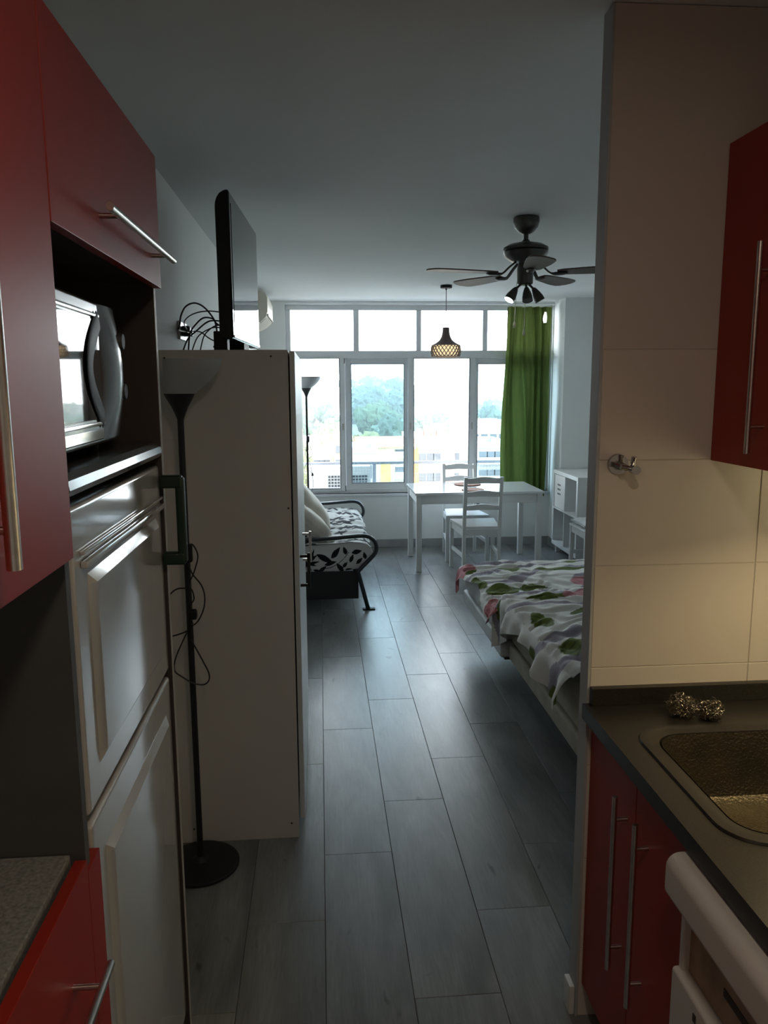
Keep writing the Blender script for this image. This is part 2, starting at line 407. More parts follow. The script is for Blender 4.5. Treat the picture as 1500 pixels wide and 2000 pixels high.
MB().box(.253, .262, ya - .004, ya, 1.92, 1.975).build('stop', PVCD, wi); MB().box(.253, .262, ya - .004, ya, .60, .66).build('stop', PVCD, wi)
MB().box(1.583, 1.597, ya - .008, ya, 1.24, 1.31, bev=.003).build('latch', STEEL, wi)
MB().box(WX0 - .01, WX1 + .01, YW - .02, YW + .055, WZ0 - .025, WZ0, bev=.004).build('window_sill', PVC, wi)
rail = tag(MB().tube([(WX0 + .01, YW - .06, 2.512), (.3, YW - .085, 2.514), (1.3, YW - .095, 2.512), (2.415, YW - .085, 2.508)], .010, 8).build('curtain_rail', PVC),
    'thin white curtain rail running along the top of the window', 'curtain rail')

# ------------------------------------------------------------------ curtain
def curt(u, v):
    x = 1.905 + .452 * u; zb = .66 - .13 * u + .0
    z = 2.475 * (1 - v) + zb * v
    am = .030 + .030 * v
    ph = 2 * pi * (5.2 * u + .30 * sin(2.2 * v + 4 * u) + .25 * sin(9 * u))
    y = 8.03 + am * sin(ph) + .012 * sin(2.3 * ph + 1 + 2 * v)
    x += -.012 * v * sin(5 * u + 2) + .007 * sin(7 * v + 9 * u) + .010 * sin(ph + 1.2)
    if u < .1: x -= .02 * v * (1 - u / .1)
    return Vector((x, y, z))
CURT = bpy.data.materials.new('green_curtain_cotton'); CURT.use_nodes = True
t = CURT.node_tree; t.nodes.clear(); o_ = t.nodes.new('ShaderNodeOutputMaterial'); mx = t.nodes.new('ShaderNodeMixShader')
df = t.nodes.new('ShaderNodeBsdfDiffuse'); tl = t.nodes.new('ShaderNodeBsdfTranslucent'); nz = t.nodes.new('ShaderNodeTexNoise'); nz.inputs['Scale'].default_value = 12
rp = t.nodes.new('ShaderNodeValToRGB'); rp.color_ramp.elements[0].color = (.075, .105, .028, 1); rp.color_ramp.elements[1].color = (.125, .165, .048, 1)
t.links.new(nz.outputs[0], rp.inputs[0]); t.links.new(rp.outputs[0], df.inputs[0]); t.links.new(rp.outputs[0], tl.inputs[0]); mx.inputs[0].default_value = .28
t.links.new(df.outputs[0], mx.inputs[1]); t.links.new(tl.outputs[0], mx.inputs[2]); t.links.new(mx.outputs[0], o_.inputs[0])
cb = MB().grid(curt, 150, 110, skip=lambda u, v: ((u - .87) / .03) ** 2 + ((v - .055) / .030) ** 2 < 1)
co = cb.build('curtain', CURT); tag(co, 'green cotton curtain gathered at the right side of the window', 'curtain')

# ------------------------------------------------------------------ wardrobe and things on it
wd = thing('wardrobe', 'tall beige-white wardrobe seen from its side, standing behind the black floor lamp', 'wardrobe', (-.355, 3.28, 0))
MB().box(-.605, -.107, 2.768, 2.786, 0.0, 1.822, bev=.0015).build('side_panel', WARD, wd)
MB().box(-.605, -.107, 3.77, 3.788, 0, 1.822, bev=.0015).build('side_panel', WARD, wd)
MB().box(-.605, -.107, 2.786, 3.77, 1.804, 1.8215, bev=.0015).build('top_panel', WARD, wd)
MB().box(-.605, -.597, 2.786, 3.77, .02, 1.80).build('back_panel', WARD, wd, smooth=False)
MB().box(-.60, -.109, 2.786, 3.77, .055, .072).build('bottom_panel', WARD, wd, smooth=False)
MB().box(-.16, -.145, 2.786, 3.77, 0, .055).build('plinth', WARD, wd, smooth=False)
for i, (y0, y1) in enumerate(((2.772, 3.276), (3.280, 3.785))):
    d = MB().box(-.102, -.084, y0, y1, .075, 1.818, bev=.0015).build('door', WARDD, wd)
    hy = 2.87 if i == 0 else 3.31
    MB().box(-.058, -.046, hy - .006, hy + .006, 0.95, 1.085, bev=.002).box(-.084, -.05, hy - .006, hy + .006, 1.068, 1.078).box(-.084, -.05, hy - .006, hy + .006, .957, .967).build('handle', STEEL if i else BLACKM, d)
for x, z in ((-.525, 1.795), (-.165, 1.80), (-.50, .055), (-.135, .06), (-.118, 1.27)):
    MB().cyl((x, 2.7685, z), (x, 2.766, z), .0035, seg=10).build('screw_hole', SCREW, wd)

# television: turned a little towards the room
tv = thing('television', 'black flat-screen television standing on top of the wardrobe', 'television', (-.32, 3.38, 1.822))
prof = [(-.055, 0), (-.02, .0), (0, .0)]
def tvbox():
    b = MB(); y0, y1 = 2.975, 3.785; z0, z1 = 1.872, 2.392
    # curved back in plan (x deeper in the middle), rounded top edge
    n = 10; poly = []
    for k in range(n + 1):
        a = k / n * pi / 2; poly.append((-.345 + .0 + .045 * (1 - cos(a)), z1 - .06 * (1 - sin(a))))
    poly = [(-.300, z0), (-.335, z0), (-.345, z0 + .02)] + poly
    b.prism(poly, 1, y0, y1)
    bmesh.ops.bevel(b.bm, geom=[e for e in b.bm.edges if abs(e.verts[0].co.y - e.verts[1].co.y) < 1e-6], offset=.004, segments=2, affect='EDGES', profile=.5)
    return b
tvbox().build('housing', BLACK, tv)
MB().prism([(-.299, 2.392), (-.299, 1.872), (-.294, 1.880), (-.294, 2.386)], 1, 2.98, 3.78).build('bezel', BLACKGLASS, tv)
MB().box(-.2945, -.2925, 3.01, 3.75, 1.915, 2.352).build('screen', BLACKGLASS, tv, smooth=False)
MB().box(-.2945, -.2900, 2.985, 3.775, 1.876, 1.886, bev=.001).build('silver_strip', STEEL, tv)
MB().box(-.38, -.30, 3.30, 3.46, 1.835, 1.90, bev=.006).build('stand_neck', BLACK, tv)
MB().lathe([(.0, 0), (.12, 0), (.125, .004), (.12, .012), (.03, .016)], (-.33, 3.38, 1.822), 32, capb=False, capt=True).build('stand_base', BLACK, tv)
MB().box(-.37, -.32, 2.99, 3.05, 1.823, 1.90, bev=.004).build('side_foot', BLACK, tv)
for ch in tv.children: pass
tv.rotation_euler.z = radians(-2.4)

# wall socket and the TV cables
so = thing('wall_socket', 'white double wall socket above the wardrobe on the left wall', 'socket', (XL, 3.69, 1.945))
MB().box(XL, XL + .012, 3.60, 3.79, 1.905, 1.985, bev=.003).build('plate', SOCK, so)
for y in (3.645, 3.745): MB().cyl((XL + .0125, y, 1.945), (XL + .006, y, 1.945), .021, seg=20).build('outlet', SOCK, so)
pts = [[(-.563, 3.3, 1.925), (-.558, 3.3, 1.946), (-.552, 3.3, 1.98), (-.533, 3.3, 2.015), (-.502, 3.3, 2.03), (-.472, 3.3, 2.023), (-.443, 3.3, 1.998), (-.418, 3.3, 1.959), (-.411, 3.3, 1.916), (-.41, 3.3, 1.881), (-.427, 3.3, 1.855)],
 [(-.557, 3.4, 1.959), (-.53, 3.35, 1.981), (-.486, 3.3, 1.993), (-.443, 3.3, 1.999), (-.404, 3.3, 1.996), (-.35, 3.3, 1.99)],
 [(-.546, 3.4, 1.925), (-.511, 3.35, 1.922), (-.476, 3.3, 1.916), (-.447, 3.3, 1.894), (-.421, 3.3, 1.881), (-.403, 3.3, 1.886), (-.35, 3.32, 1.9)],
 [(-.551, 3.28, 1.828), (-.526, 3.28, 1.886), (-.489, 3.28, 1.92), (-.444, 3.28, 1.955), (-.405, 3.28, 1.959), (-.35, 3.28, 1.95)],
 [(-.523, 3.26, 1.828), (-.512, 3.26, 1.907), (-.488, 3.27, 1.946), (-.457, 3.27, 1.97), (-.422, 3.27, 1.966), (-.405, 3.27, 1.946), (-.36, 3.27, 1.92)],
 [(-.475, 3.24, 1.828), (-.456, 3.24, 1.894), (-.428, 3.24, 1.925), (-.401, 3.24, 1.938), (-.35, 3.24, 1.94)],
 [(-.505, 3.22, 1.828), (-.478, 3.22, 1.89), (-.437, 3.22, 1.92), (-.402, 3.22, 1.929), (-.35, 3.22, 1.92)]]
tvc = thing('television_cables', 'tangle of black cables looping from the wall socket to the back of the television', 'cable', (-.47, 3.3, 1.825))
pts[0][0:0] = [(XL + .03, 3.645, 1.94)]; pts[1][0:0] = [(XL + .03, 3.70, 1.945)]; pts[2][0:0] = [(XL + .03, 3.745, 1.94)]
for i, p in enumerate(pts): MB().tube(smooth_path(p, 5), .0034 if i in (0, 3, 4) else .0026, 6).build('cable', CABLE, tvc)
MB().box(XL + .012, XL + .05, 3.62, 3.67, 1.92, 1.965, bev=.008).build('plug', CABLE, tvc)
MB().box(XL + .012, XL + .045, 3.72, 3.77, 1.925, 1.965, bev=.008).build('plug', CABLE, tvc)

# ------------------------------------------------------------------ floor lamps (made once, copied)
def floor_lamp_parts(root):
    z0 = 0
    x, y, z = root.location
    MB().lathe([(.128, 0), (.136, .004), (.136, .012), (.128, .018), (.03, .026), (.014, .04)], (x, y, z), 40).build('base', BLACKM, root)
    MB().cyl((x, y, .03), (x, y, 1.605), .0105, seg=14).build('pole', BLACKM, root)
    MB().lathe([(.010, 1.59), (.013, 1.60), (.026, 1.632), (.042, 1.66), (.050, 1.676), (.046, 1.676), (.02, 1.64)], (x, y, z), 28, capb=False, capt=True).build('shade_holder', BLACKM, root)
    b = MB(); n = 32; R = []
    for j in range(7):
        q = j / 6; r = .047 + .047 * (1 - (1 - q) ** 1.7); cx = r - .047; zz = 1.674 + .112 * q
        R.append([b.bm.verts.new((x + cx + r * cos(2 * pi * k / n), y + r * sin(2 * pi * k / n), zz - .0 * q)) for k in range(n)])
    for j in range(6, -1, -1):
        q = j / 6; r = .044 + .047 * (1 - (1 - q) ** 1.7); cx = r - .044; zz = 1.678 + .108 * q
        R.append([b.bm.verts.new((x + cx + r * cos(2 * pi * k / n), y + r * sin(2 * pi * k / n), zz)) for k in range(n)])
    for A, B in zip(R, R[1:]):
        for k in range(n): b.bm.faces.new((A[k], A[(k + 1) % n], B[(k + 1) % n], B[k]))
    b.bm.faces.new(R[-1])
    b.build('lamp_shade', OPAL, root)
lp = thing('floor_lamp', 'black floor lamp with a white uplighter shade standing against the side of the wardrobe', 'floor lamp', (-.455, 2.622, 0))
floor_lamp_parts(lp)
lp2 = copy_tree(lp); lp2.location = (-.130, 7.78, 0); lp2['label'] = 'slim black floor lamp with a pale shade in front of the window behind the sofa'
Y = 2.592
cabs = [[(-.459, Y, 1.31), (-.449, Y, 1.293), (-.442, Y, 1.25), (-.444, Y, 1.207), (-.441, Y, 1.177)],
 [(-.440, Y, 1.13), (-.435, Y, 1.181), (-.421, Y, 1.168), (-.414, Y, 1.137), (-.429, Y, 1.086), (-.446, Y, 1.047), (-.436, Y, 1.02), (-.433, Y, .994), (-.445, Y, .972), (-.439, Y, .949)],
 [(-.447, Y, 1.117), (-.434, Y, 1.081), (-.406, Y, 1.041), (-.397, Y, 1.001), (-.403, Y, .957), (-.424, Y, .916), (-.446, Y, .899), (-.463, Y, .883), (-.504, Y, .869), (-.53, Y, .868)],
 [(-.512, Y, 1.011), (-.499, Y, 1.024), (-.482, Y, 1.032), (-.459, Y, 1.033)],
 [(-.461, Y, .879), (-.483, Y, .835), (-.504, Y, .786), (-.508, Y, .745), (-.483, Y, .722), (-.45, Y, .7), (-.416, Y, .692), (-.396, Y, .705), (-.394, Y, .732), (-.409, Y, .769), (-.428, Y, .81), (-.448, Y, .852)]]
for c in cabs: MB().tube(smooth_path(c, 5), .0026, 6).build('cord', CABLE, lp)
MB().box(-.451, -.431, Y - .014, Y + .012, 1.122, 1.184, bev=.006).build('switch', BLACK, lp)
pl_ = MB().box(-.452, -.424, Y - .016, Y + .010, .925, .960, bev=.007).build('plug', BLACK, lp)
MB().cyl((-.430, Y, .93), (-.424, Y, .905), .002, seg=8).cyl((-.440, Y, .926), (-.436, Y, .902), .002, seg=8).build('prong', STEEL, pl_)
Y = 7.76
MB().tube(smooth_path([(-.128, Y, 1.17), (-.10, Y, 1.10), (-.09, Y, 1.02), (-.12, Y, .98), (-.16, Y, .90), (-.16, Y, .86), (-.12, Y, .87), (-.09, Y, .84)], 5), .0022, 6).build('cord', CABLE, lp2)
MB().tube(smooth_path([(-.135, Y, 1.1), (-.15, Y, 1.02), (-.11, Y, .95), (-.085, Y, .80), (-.08, Y, .72), (-.10, Y, .64)], 5), .0022, 6).build('cord', CABLE, lp2)
MB().box(-.130, -.108, Y - .012, Y + .01, 1.15, 1.21, bev=.005).build('switch', BLACK, lp2)
MB().cyl((-.085, Y, .845), (-.085, Y, .815), .006, .012, seg=8).build('plug', BLACK, lp2)

# ------------------------------------------------------------------ left kitchen run
FX = -.372
tc_ = thing('tall_kitchen_cabinet', 'tall kitchen cabinet with a red flap door over the microwave niche around the white fridge', 'cabinet', (-.64, 1.51, 0))
MB().box(-.92, FX, 1.135, 1.155, .0, 2.20, bev=.001).build('side_panel', PANELG, tc_)
MB().box(-.92, FX, 1.868, 1.886, .0, 2.20, bev=.001).build('side_panel', WENGE, tc_)
MB().box(FX, FX + .0012, 1.868, 1.886, 0, 2.2).build('edge_band', EDGE, tc_, smooth=False)
MB().box(FX, FX + .0012, 1.135, 1.155, 0, 2.2).build('edge_band', PANELG, tc_, smooth=False)
MB().box(-.92, FX, 1.155, 1.868, 1.93, 1.948).build('shelf', WENGE, tc_, smooth=False)
MB().box(-.92, FX, 1.135, 1.886, 2.182, 2.20).build('top_panel', WARD, tc_, smooth=False)
MB().box(-.92, -.90, 1.155, 1.868, 0, 2.18).build('back_panel', WENGE, tc_, smooth=False)
def hbar(p0, p1, post, r=.006, pr_=.0045):
    """bar handle: p0-p1 bar, posts go by vector 'post' to the door, 12% in from the ends"""
    p0, p1, post = Vector(p0), Vector(p1), Vector(post)
    b = MB().cyl(p0, p1, r, seg=16)
    L_ = (p1 - p0)
    for q in (.13, .87): b.cyl(p0 + L_ * q, p0 + L_ * q + post, pr_, seg=12)
    return b
d = MB().box(-.370, -.352, 1.124, 1.862, 1.918, 2.200, bev=.0015).build('flap_door', RED, tc_)
hbar((-.318, 1.30, 1.975), (-.318, 1.84, 1.975), (-.034, 0, 0), .0065).build('handle', STEEL, d)

wc = thing('wall_cabinet', 'red wall cabinet filling the left edge of the picture', 'cabinet', (-.64, .5, 1.46))
MB().box(-.92, -.372, -.06, 1.115, 1.462, 2.20).build('carcass', REDIN, wc, smooth=False)
for y0, y1 in ((.525, 1.120), (-.07, .521)):
    d = MB().box(-.370, -.352, y0, y1, 1.460, 2.200, bev=.0015).build('door', RED, wc)
    hy = .825 if y0 > 0 else .18
    hbar((-.320, hy, 1.512), (-.320, hy, 1.83), (-.033, 0, 0), .008).build('handle', STEEL, d)

bc = thing('base_cabinet', 'red base cabinet with a steel bar handle at the lower left corner', 'cabinet', (-.64, .5, 0))
MB().box(-.92, -.39, -.06, 1.130, .10, .955).build('carcass', REDIN, bc, smooth=False)
MB().box(-.92, -.44, -.06, 1.130, 0, .10).build('plinth', BLACK, bc, smooth=False)
d = MB().box(-.385, -.366, .545, 1.128, .12, .988, bev=.0015).build('drawer_front', RED, bc)
hbar((-.325, .72, .852), (-.325, 1.075, .852), (-.041, 0, 0), .006).build('handle', STEEL, d)
d = MB().box(-.385, -.366, -.06, .541, .12, .988, bev=.0015).build('drawer_front', RED, bc)
hbar((-.325, .10, .852), (-.325, .42, .852), (-.041, 0, 0), .006).build('handle', STEEL, d)
MB().box(-.385, -.366, 1.1285, 1.192, .0, .968, bev=.001).build('filler_strip', RED, bc)
tag(MB().box(-.92, -.392, -.06, 1.133, .962, .995, bev=.003).build('worktop', WORKTOPL), 'grey speckled worktop at the lower left beside the fridge', 'worktop')

# fridge
fr_ = thing('fridge_freezer', 'white glossy fridge freezer with a dark green handle under the microwave', 'fridge', (-.64, 1.53, 0))
MB().box(-.90, -.44, 1.175, 1.858, .05, 1.525, bev=.004).build('body', FRIDGEW, fr_)
MB().box(-.44, -.428, 1.20, 1.850, .05, 1.52).build('gasket', FRIDGEB, fr_, smooth=False)
def fdoor(z0, z1, pz0, pz1, name):
    b = MB(); b.box(-.43, -.378, 1.196, 1.862, z0, z1, bev=.008, seg=3)
    # raised front field with bevelled border
    y0, y1 = 1.262, 1.80
    b.prism([(0, 0)] * 0 or [(-.379, y0), (-.379, y1), (-.368, y1 - .02), (-.368, y0 + .02)], 2, pz0 + .02, pz1 - .02)
    A = [b.bm.verts.new(c) for c in ((-.379, y0, pz1), (-.379, y1, pz1), (-.368, y1 - .02, pz1 - .02), (-.368, y0 + .02, pz1 - .02))]
    b.bm.faces.new(A)
    A = [b.bm.verts.new(c) for c in ((-.379, y0, pz0), (-.379, y1, pz0), (-.368, y1 - .02, pz0 + .02), (-.368, y0 + .02, pz0 + .02))]
    b.bm.faces.new(A)
    for yy, ys in ((y0, 1), (y1, -1)):
        for zz, zs in ((pz0, 1), (pz1, -1)):
            b.bm.faces.new([b.bm.verts.new(c) for c in ((-.379, yy, zz), (-.379, yy, zz + zs * .02), (-.368, yy + ys * .02, zz + zs * .02))])
    return b.build(name, FRIDGEW, fr_)
fd = fdoor(1.018, 1.518, 1.075, 1.405, 'upper_door')
MB().box(-.378, -.366, 1.23, 1.850, 1.418, 1.430, bev=.003).box(-.378, -.370, 1.23, 1.85, 1.440, 1.446, bev=.002).build('door_rib', FRIDGEW, fd)
fdoor(.075, 1.002, .14, .93, 'lower_door')
MB().box(-.46, -.425, 1.21, 1.85, 0, .07).build('kick_plate', BLACK, fr_, smooth=False)
# worktop-like top with rounded front
tp = [(-.90, 1.534)]
tp += [(-.385, 1.534), (-.374, 1.538), (-.369, 1.548), (-.372, 1.562), (-.384, 1.571), (-.90, 1.571)]
MB().prism(tp, 1, 1.178, 1.862).build('top_cover', SILVER, fr_)
hb = MB()
hb.box(-.374, -.322, 1.832, 1.858, 1.466, 1.496, bev=.006, seg=3).box(-.374, -.322, 1.832, 1.858, 1.284, 1.314, bev=.006, seg=3)
hb.box(-.339, -.318, 1.834, 1.857, 1.288, 1.492, bev=.006, seg=3)
hb.build('handle', GREENP, fr_, label='dark green plastic handle')

# microwave
mw = thing('microwave', 'silver microwave with a mirror-black door in the niche above the fridge', 'microwave', (-.60, 1.48, 1.571))
MX = -.425
MB().box(-.80, MX, 1.235, 1.715, 1.588, 1.862, bev=.008, seg=3).build('housing', SILVER, mw)
b = MB(); b.box(MX - .004, MX + .014, 1.238, 1.545, 1.600, 1.855, bev=.006, seg=3); fd_ = b.build('door', SILVER, mw)
MB().box(MX + .012, MX + .0155, 1.242, 1.535, 1.640, 1.822, bev=.001).build('door_glass', BLACKGLASS, fd_)
MB().box(MX + .012, MX + .018, 1.245, 1.538, 1.826, 1.834, bev=.002).build('chrome_strip', CHROME, fd_)
MB().box(MX + .012, MX + .018, 1.245, 1.538, 1.628, 1.636, bev=.002).build('chrome_strip', CHROME, fd_)
MB().box(MX + .0135, MX + .016, 1.25, 1.53, 1.603, 1.622, bev=.001).build('chrome_strip', CHROME, fd_)
arc = [(MX + .0165 + .002 * sin(pi * k / 16), 1.532 - .085 * sin(pi * k / 16), 1.640 + .182 * k / 16) for k in range(17)]
MB().tube(arc, .021, 12, flat=.12, up=(1, 0, 0)).build('door_handle', BLACK, fd_)
b = MB()  # bulging control panel
def cp(u, v):
    a = pi * u; z = 1.600 + .255 * v
    bul = .030 * sin(a) ** .8 * (.35 + .65 * sin(pi * v)) if 0 < u < 1 else 0
    return Vector((MX + .004 + bul, 1.548 + .165 * u, z))
b.grid(cp, 16, 16); b.build('control_panel', SILVER, mw)
for z in (1.79, 1.69): MB().cyl((MX + .026, 1.66, z), (MX + .034, 1.66, z), .017, .015, seg=24).build('dial', FRIDGEB, mw)
for y in (1.27, 1.68):
    for x in (-.76, -.47): MB().cyl((x, y, 1.571), (x, y, 1.59), .012, seg=12).build('foot', BLACK, mw)
mw.rotation_euler.z = radians(1.5)

# ------------------------------------------------------------------ right kitchen run
# worktop with a rectangular hole
def rrect(cx, cy, hx, hy, r, n=10):
    out = []
    for (sx_, sy_, a0) in ((1, 1, 0), (-1, 1, pi / 2), (-1, -1, pi), (1, -1, 3 * pi / 2)):
        for k in range(n + 1):
            a = a0 + pi / 2 * k / n; out.append((cx + sx_ * (hx - r) + r * cos(a), cy + sy_ * (hy - r) + r * sin(a)))
    return out
SCX, SCY = .945, 1.442
def toloop(b, pts, z): return [b.bm.verts.new((x, y, z)) for x, y in pts]
def bridge(b, A, B):
    n = len(A)
    for k in range(n): b.bm.faces.new((A[k], A[(k + 1) % n], B[(k + 1) % n], B[k]))
hole = rrect(SCX, SCY, .205, .215, .07, 16)
b = MB()
X0, X1, Y0, Y1 = .650, 1.36, 1.10, 1.838
outer = []
for (x, y) in hole:
    dx, dy = x - SCX, y - SCY; s_ = 1e9
    if dx > 1e-9: s_ = min(s_, (X1 - SCX) / dx)
    if dx < -1e-9: s_ = min(s_, (X0 - SCX) / dx)
    if dy > 1e-9: s_ = min(s_, (Y1 - SCY) / dy)
    if dy < -1e-9: s_ = min(s_, (Y0 - SCY) / dy)
    outer.append([SCX + dx * s_, SCY + dy * s_])
for cxn in ((X1, Y1), (X0, Y1), (X0, Y0), (X1, Y0)):
    k = min(range(len(outer)), key=lambda i: (outer[i][0] - cxn[0]) ** 2 + (outer[i][1] - cxn[1]) ** 2); outer[k] = list(cxn)
ot, it = toloop(b, outer, .9), toloop(b, hole, .9); ob_, ib = toloop(b, outer, .862), toloop(b, hole, .862)
bridge(b, ot, it); bridge(b, it, ib); bridge(b, ib, ob_); bridge(b, ob_, ot)
b.box(.650, 1.36, -.6, 1.10, .862, .9)
ctr = b.build('countertop', COUNTER, smooth=False); tag(ctr, 'black speckled kitchen countertop along the right wall around the sink', 'countertop')
tag(MB().box(.668, 1.36, 1.818, 1.8395, .9, .945, bev=.002).build('counter_upstand', COUNTER), 'low black upstand between the countertop and the cream wall tiles', 'upstand')
sk = thing('sink', 'dark wet inset sink with raised rim in the black countertop', 'sink', (SCX, SCY, .9))
b = MB()
rim = [(.238, .246, .085, .9005), (.236, .244, .085, .905), (.222, .231, .08, .9055), (.212, .221, .075, .902), (.200, .209, .07, .899), (.196, .205, .07, .88)]
loops = [toloop(b, rrect(SCX, SCY, hx, hy, r), z) for hx, hy, r, z in rim]
for A, B in zip(loops, loops[1:]): bridge(b, A, B)
b.build('rim', COUNTER, sk)
b = MB()
bs = [(.196, .205, .07, .898), (.190, .199, .07, .86), (.182, .190, .07, .79), (.168, .176, .07, .755), (.14, .15, .06, .742), (.03, .03, .0295, .736)]
loops = [toloop(b, rrect(SCX, SCY, hx, hy, r), z) for hx, hy, r, z in bs]
for A, B in zip(loops, loops[1:]): bridge(b, A, B)
b.bm.faces.new(loops[-1]); b.build('basin', BASIN, sk)
MB().lathe([(.036, 0), (.036, .003), (.028, .002), (.01, .001)], (SCX, SCY, .7365), 24).build('drain', CHROME, sk)
# steel wool
rnd = random.Random(3)
b = MB()
for (cx, cy, cz, R_) in ((.868, 1.742, .926, .033), (.928, 1.722, .920, .026)):
    for s_ in range(170):
        p = Vector((rnd.gauss(0, 1), rnd.gauss(0, 1), rnd.gauss(0, 1))).normalized() * R_ * rnd.uniform(.55, 1)
        ax = Vector((rnd.gauss(0, 1), rnd.gauss(0, 1), rnd.gauss(0, 1))).normalized()
        q = []; rr = rnd.uniform(.003, .008); a_ = p.cross(ax).normalized(); b_ = ax.cross(a_).normalized()
        for k in range(14):
            a = k * .9; v = p + a_ * rr * cos(a) + b_ * rr * sin(a) + ax * (k - 7) * .0022
            v.z = max(v.z * .8, -cz + .9008); q.append(Vector((cx, cy, cz)) + v)
        b.tube(q, .0007, 3)
sw = b.build('steel_wool_scourer', WOOL, smooth=False); tag(sw, 'curly steel wool scourer lying on the countertop behind the sink', 'scourer')

bk = thing('sink_base_cabinet', 'red two-door base cabinet under the sink with two long bar handles', 'cabinet', (1.02, 1.55, 0))
MB().box(.712, 1.35, 1.285, 1.303, .10, .715).build('side_panel', REDIN, bk, smooth=False)
MB().box(.712, 1.35, 1.817, 1.835, .10, .860).build('side_panel', REDIN, bk, smooth=False)
MB().box(.712, 1.35, 1.303, 1.817, .10, .118).build('bottom_panel', REDIN, bk, smooth=False)
MB().box(1.34, 1.35, 1.303, 1.817, .118, .860).build('back_panel', REDIN, bk, smooth=False)
MB().box(.76, 1.34, 1.285, 1.835, 0, .10).build('plinth', BLACK, bk, smooth=False)
for y0, y1, hy in ((1.545, 1.836, 1.590), (1.285, 1.5425, 1.475)):
    d = MB().box(.676, .694, y0, y1, .105, .855, bev=.0015).build('door', RED, bk)
    hbar((.646, hy, .350), (.646, hy, .784), (.030, 0, 0), .006).build('handle', STEEL, d)
uc = thing('upper_cabinet', 'red wall cabinet above the sink with a long vertical bar handle', 'cabinet', (1.15, 1.4, 1.515))
MB().box(.968, 1.355, .94, 1.838, 1.520, 2.240).build('carcass', REDIN, uc, smooth=False)
for y0, y1, hy in ((1.392, 1.838, 1.62), (.94, 1.388, 1.02)):
    d = MB().box(.948, .966, y0, y1, 1.515, 2.243, bev=.0015).build('door', RED, uc)
    hbar((.915, hy, 1.55), (.915, hy, 1.99), (.033, 0, 0), .006).build('handle', STEEL, d)

dw = thing('dishwasher', 'white appliance with an overhanging rounded top edge under the countertop', 'dishwasher', (1.0, .97, 0))
MB().box(.69, 1.30, .68, 1.268, .05, .725, bev=.004).build('body', APPL, dw)
MB().box(.69, 1.30, .68, 1.20, .725, .855, bev=.004).build('upper_body', APPL, dw)
poly = [(.70, .853)] + [(.644 + .026 * cos(pi / 2 + pi / 2 * k / 6), .827 + .026 * sin(pi / 2 + pi / 2 * k / 6)) for k in range(7)] + [(.633 + .015 * cos(pi + pi / 2 * k / 5), .783 + .015 * sin(pi + pi / 2 * k / 5)) for k in range(6)] + [(.70, .768)]
b = MB().prism(poly, 1, .68, 1.270)
b.build('control_panel', APPL, dw)
MB().box(.665, .692, .68, 1.268, .620, .77, bev=.004).build('recess', APPLB, dw)
MB().box(.652, .668, 1.252, 1.268, .62, .77, bev=.003).build('recess_side', APPL, dw)
MB().box(.6635, .6655, 1.03, 1.13, .675, .690).build('slot', SCREW, dw, smooth=False)
d = MB().box(.640, .690, .68, 1.272, .09, .622, bev=.008, seg=3).build('door', APPL, dw)
MB().box(.6385, .6405, 1.17, 1.18, .585, .60).build('notch', SCREW, d, smooth=False)
MB().box(.72, 1.30, .69, 1.26, 0, .05).build('plinth', BLACK, dw, smooth=False)

hk = thing('wall_hook', 'chrome double hook on the cream tiled wall next to the partition edge', 'hook', (.716, 1.84, 1.505))
MB().cyl((.716, 1.840, 1.508), (.716, 1.832, 1.508), .026, .024, seg=28).build('back_plate', CHROME, hk)
MB().cyl((.716, 1.834, 1.508), (.722, 1.795, 1.503), .008, .007, seg=14).build('stem', CHROME, hk)
MB().cyl((.708, 1.798, 1.506), (.748, 1.798, 1.498), .0065, seg=14).cyl((.736, 1.796, 1.500), (.736, 1.772, 1.500), .010, .011, seg=18).cyl((.735, 1.798, 1.50), (.737, 1.790, 1.53), .006, seg=12).build('peg', CHROME, hk)

# ------------------------------------------------------------------ ceiling fan
FC = Vector((1.065, 4.10, 0))
fn = thing('ceiling_fan', 'bronze ceiling fan with five brown blades and three spotlights', 'ceiling fan', (1.065, 4.10, CZ))
MB().lathe([(.062, 2.54), (.066, 2.535), (.066, 2.515), (.060, 2.49), (.040, 2.468), (.022, 2.458), (.012, 2.455)][::-1], (1.065, 4.10, 0), 32).build('canopy', FANM, fn)
MB().cyl((1.065, 4.10, 2.46), (1.065, 4.10, 2.405), .012, seg=14).lathe([(.02, 2.405), (.022, 2.42), (.014, 2.43)], (1.065, 4.1, 0), 20).build('downrod', FANM, fn)
MB().lathe([(.035, 2.312), (.075, 2.325), (.105, 2.345), (.113, 2.362), (.115, 2.368), (.108, 2.372), (.115, 2.376), (.113, 2.390), (.085, 2.405), (.045, 2.414), (.02, 2.416)], (1.065, 4.1, 0), 40).build('motor', FANM, fn)
MB().lathe([(.030, 2.205), (.040, 2.212), (.042, 2.285), (.036, 2.314)], (1.065, 4.1, 0), 28).build('light_hub', FANM, fn)
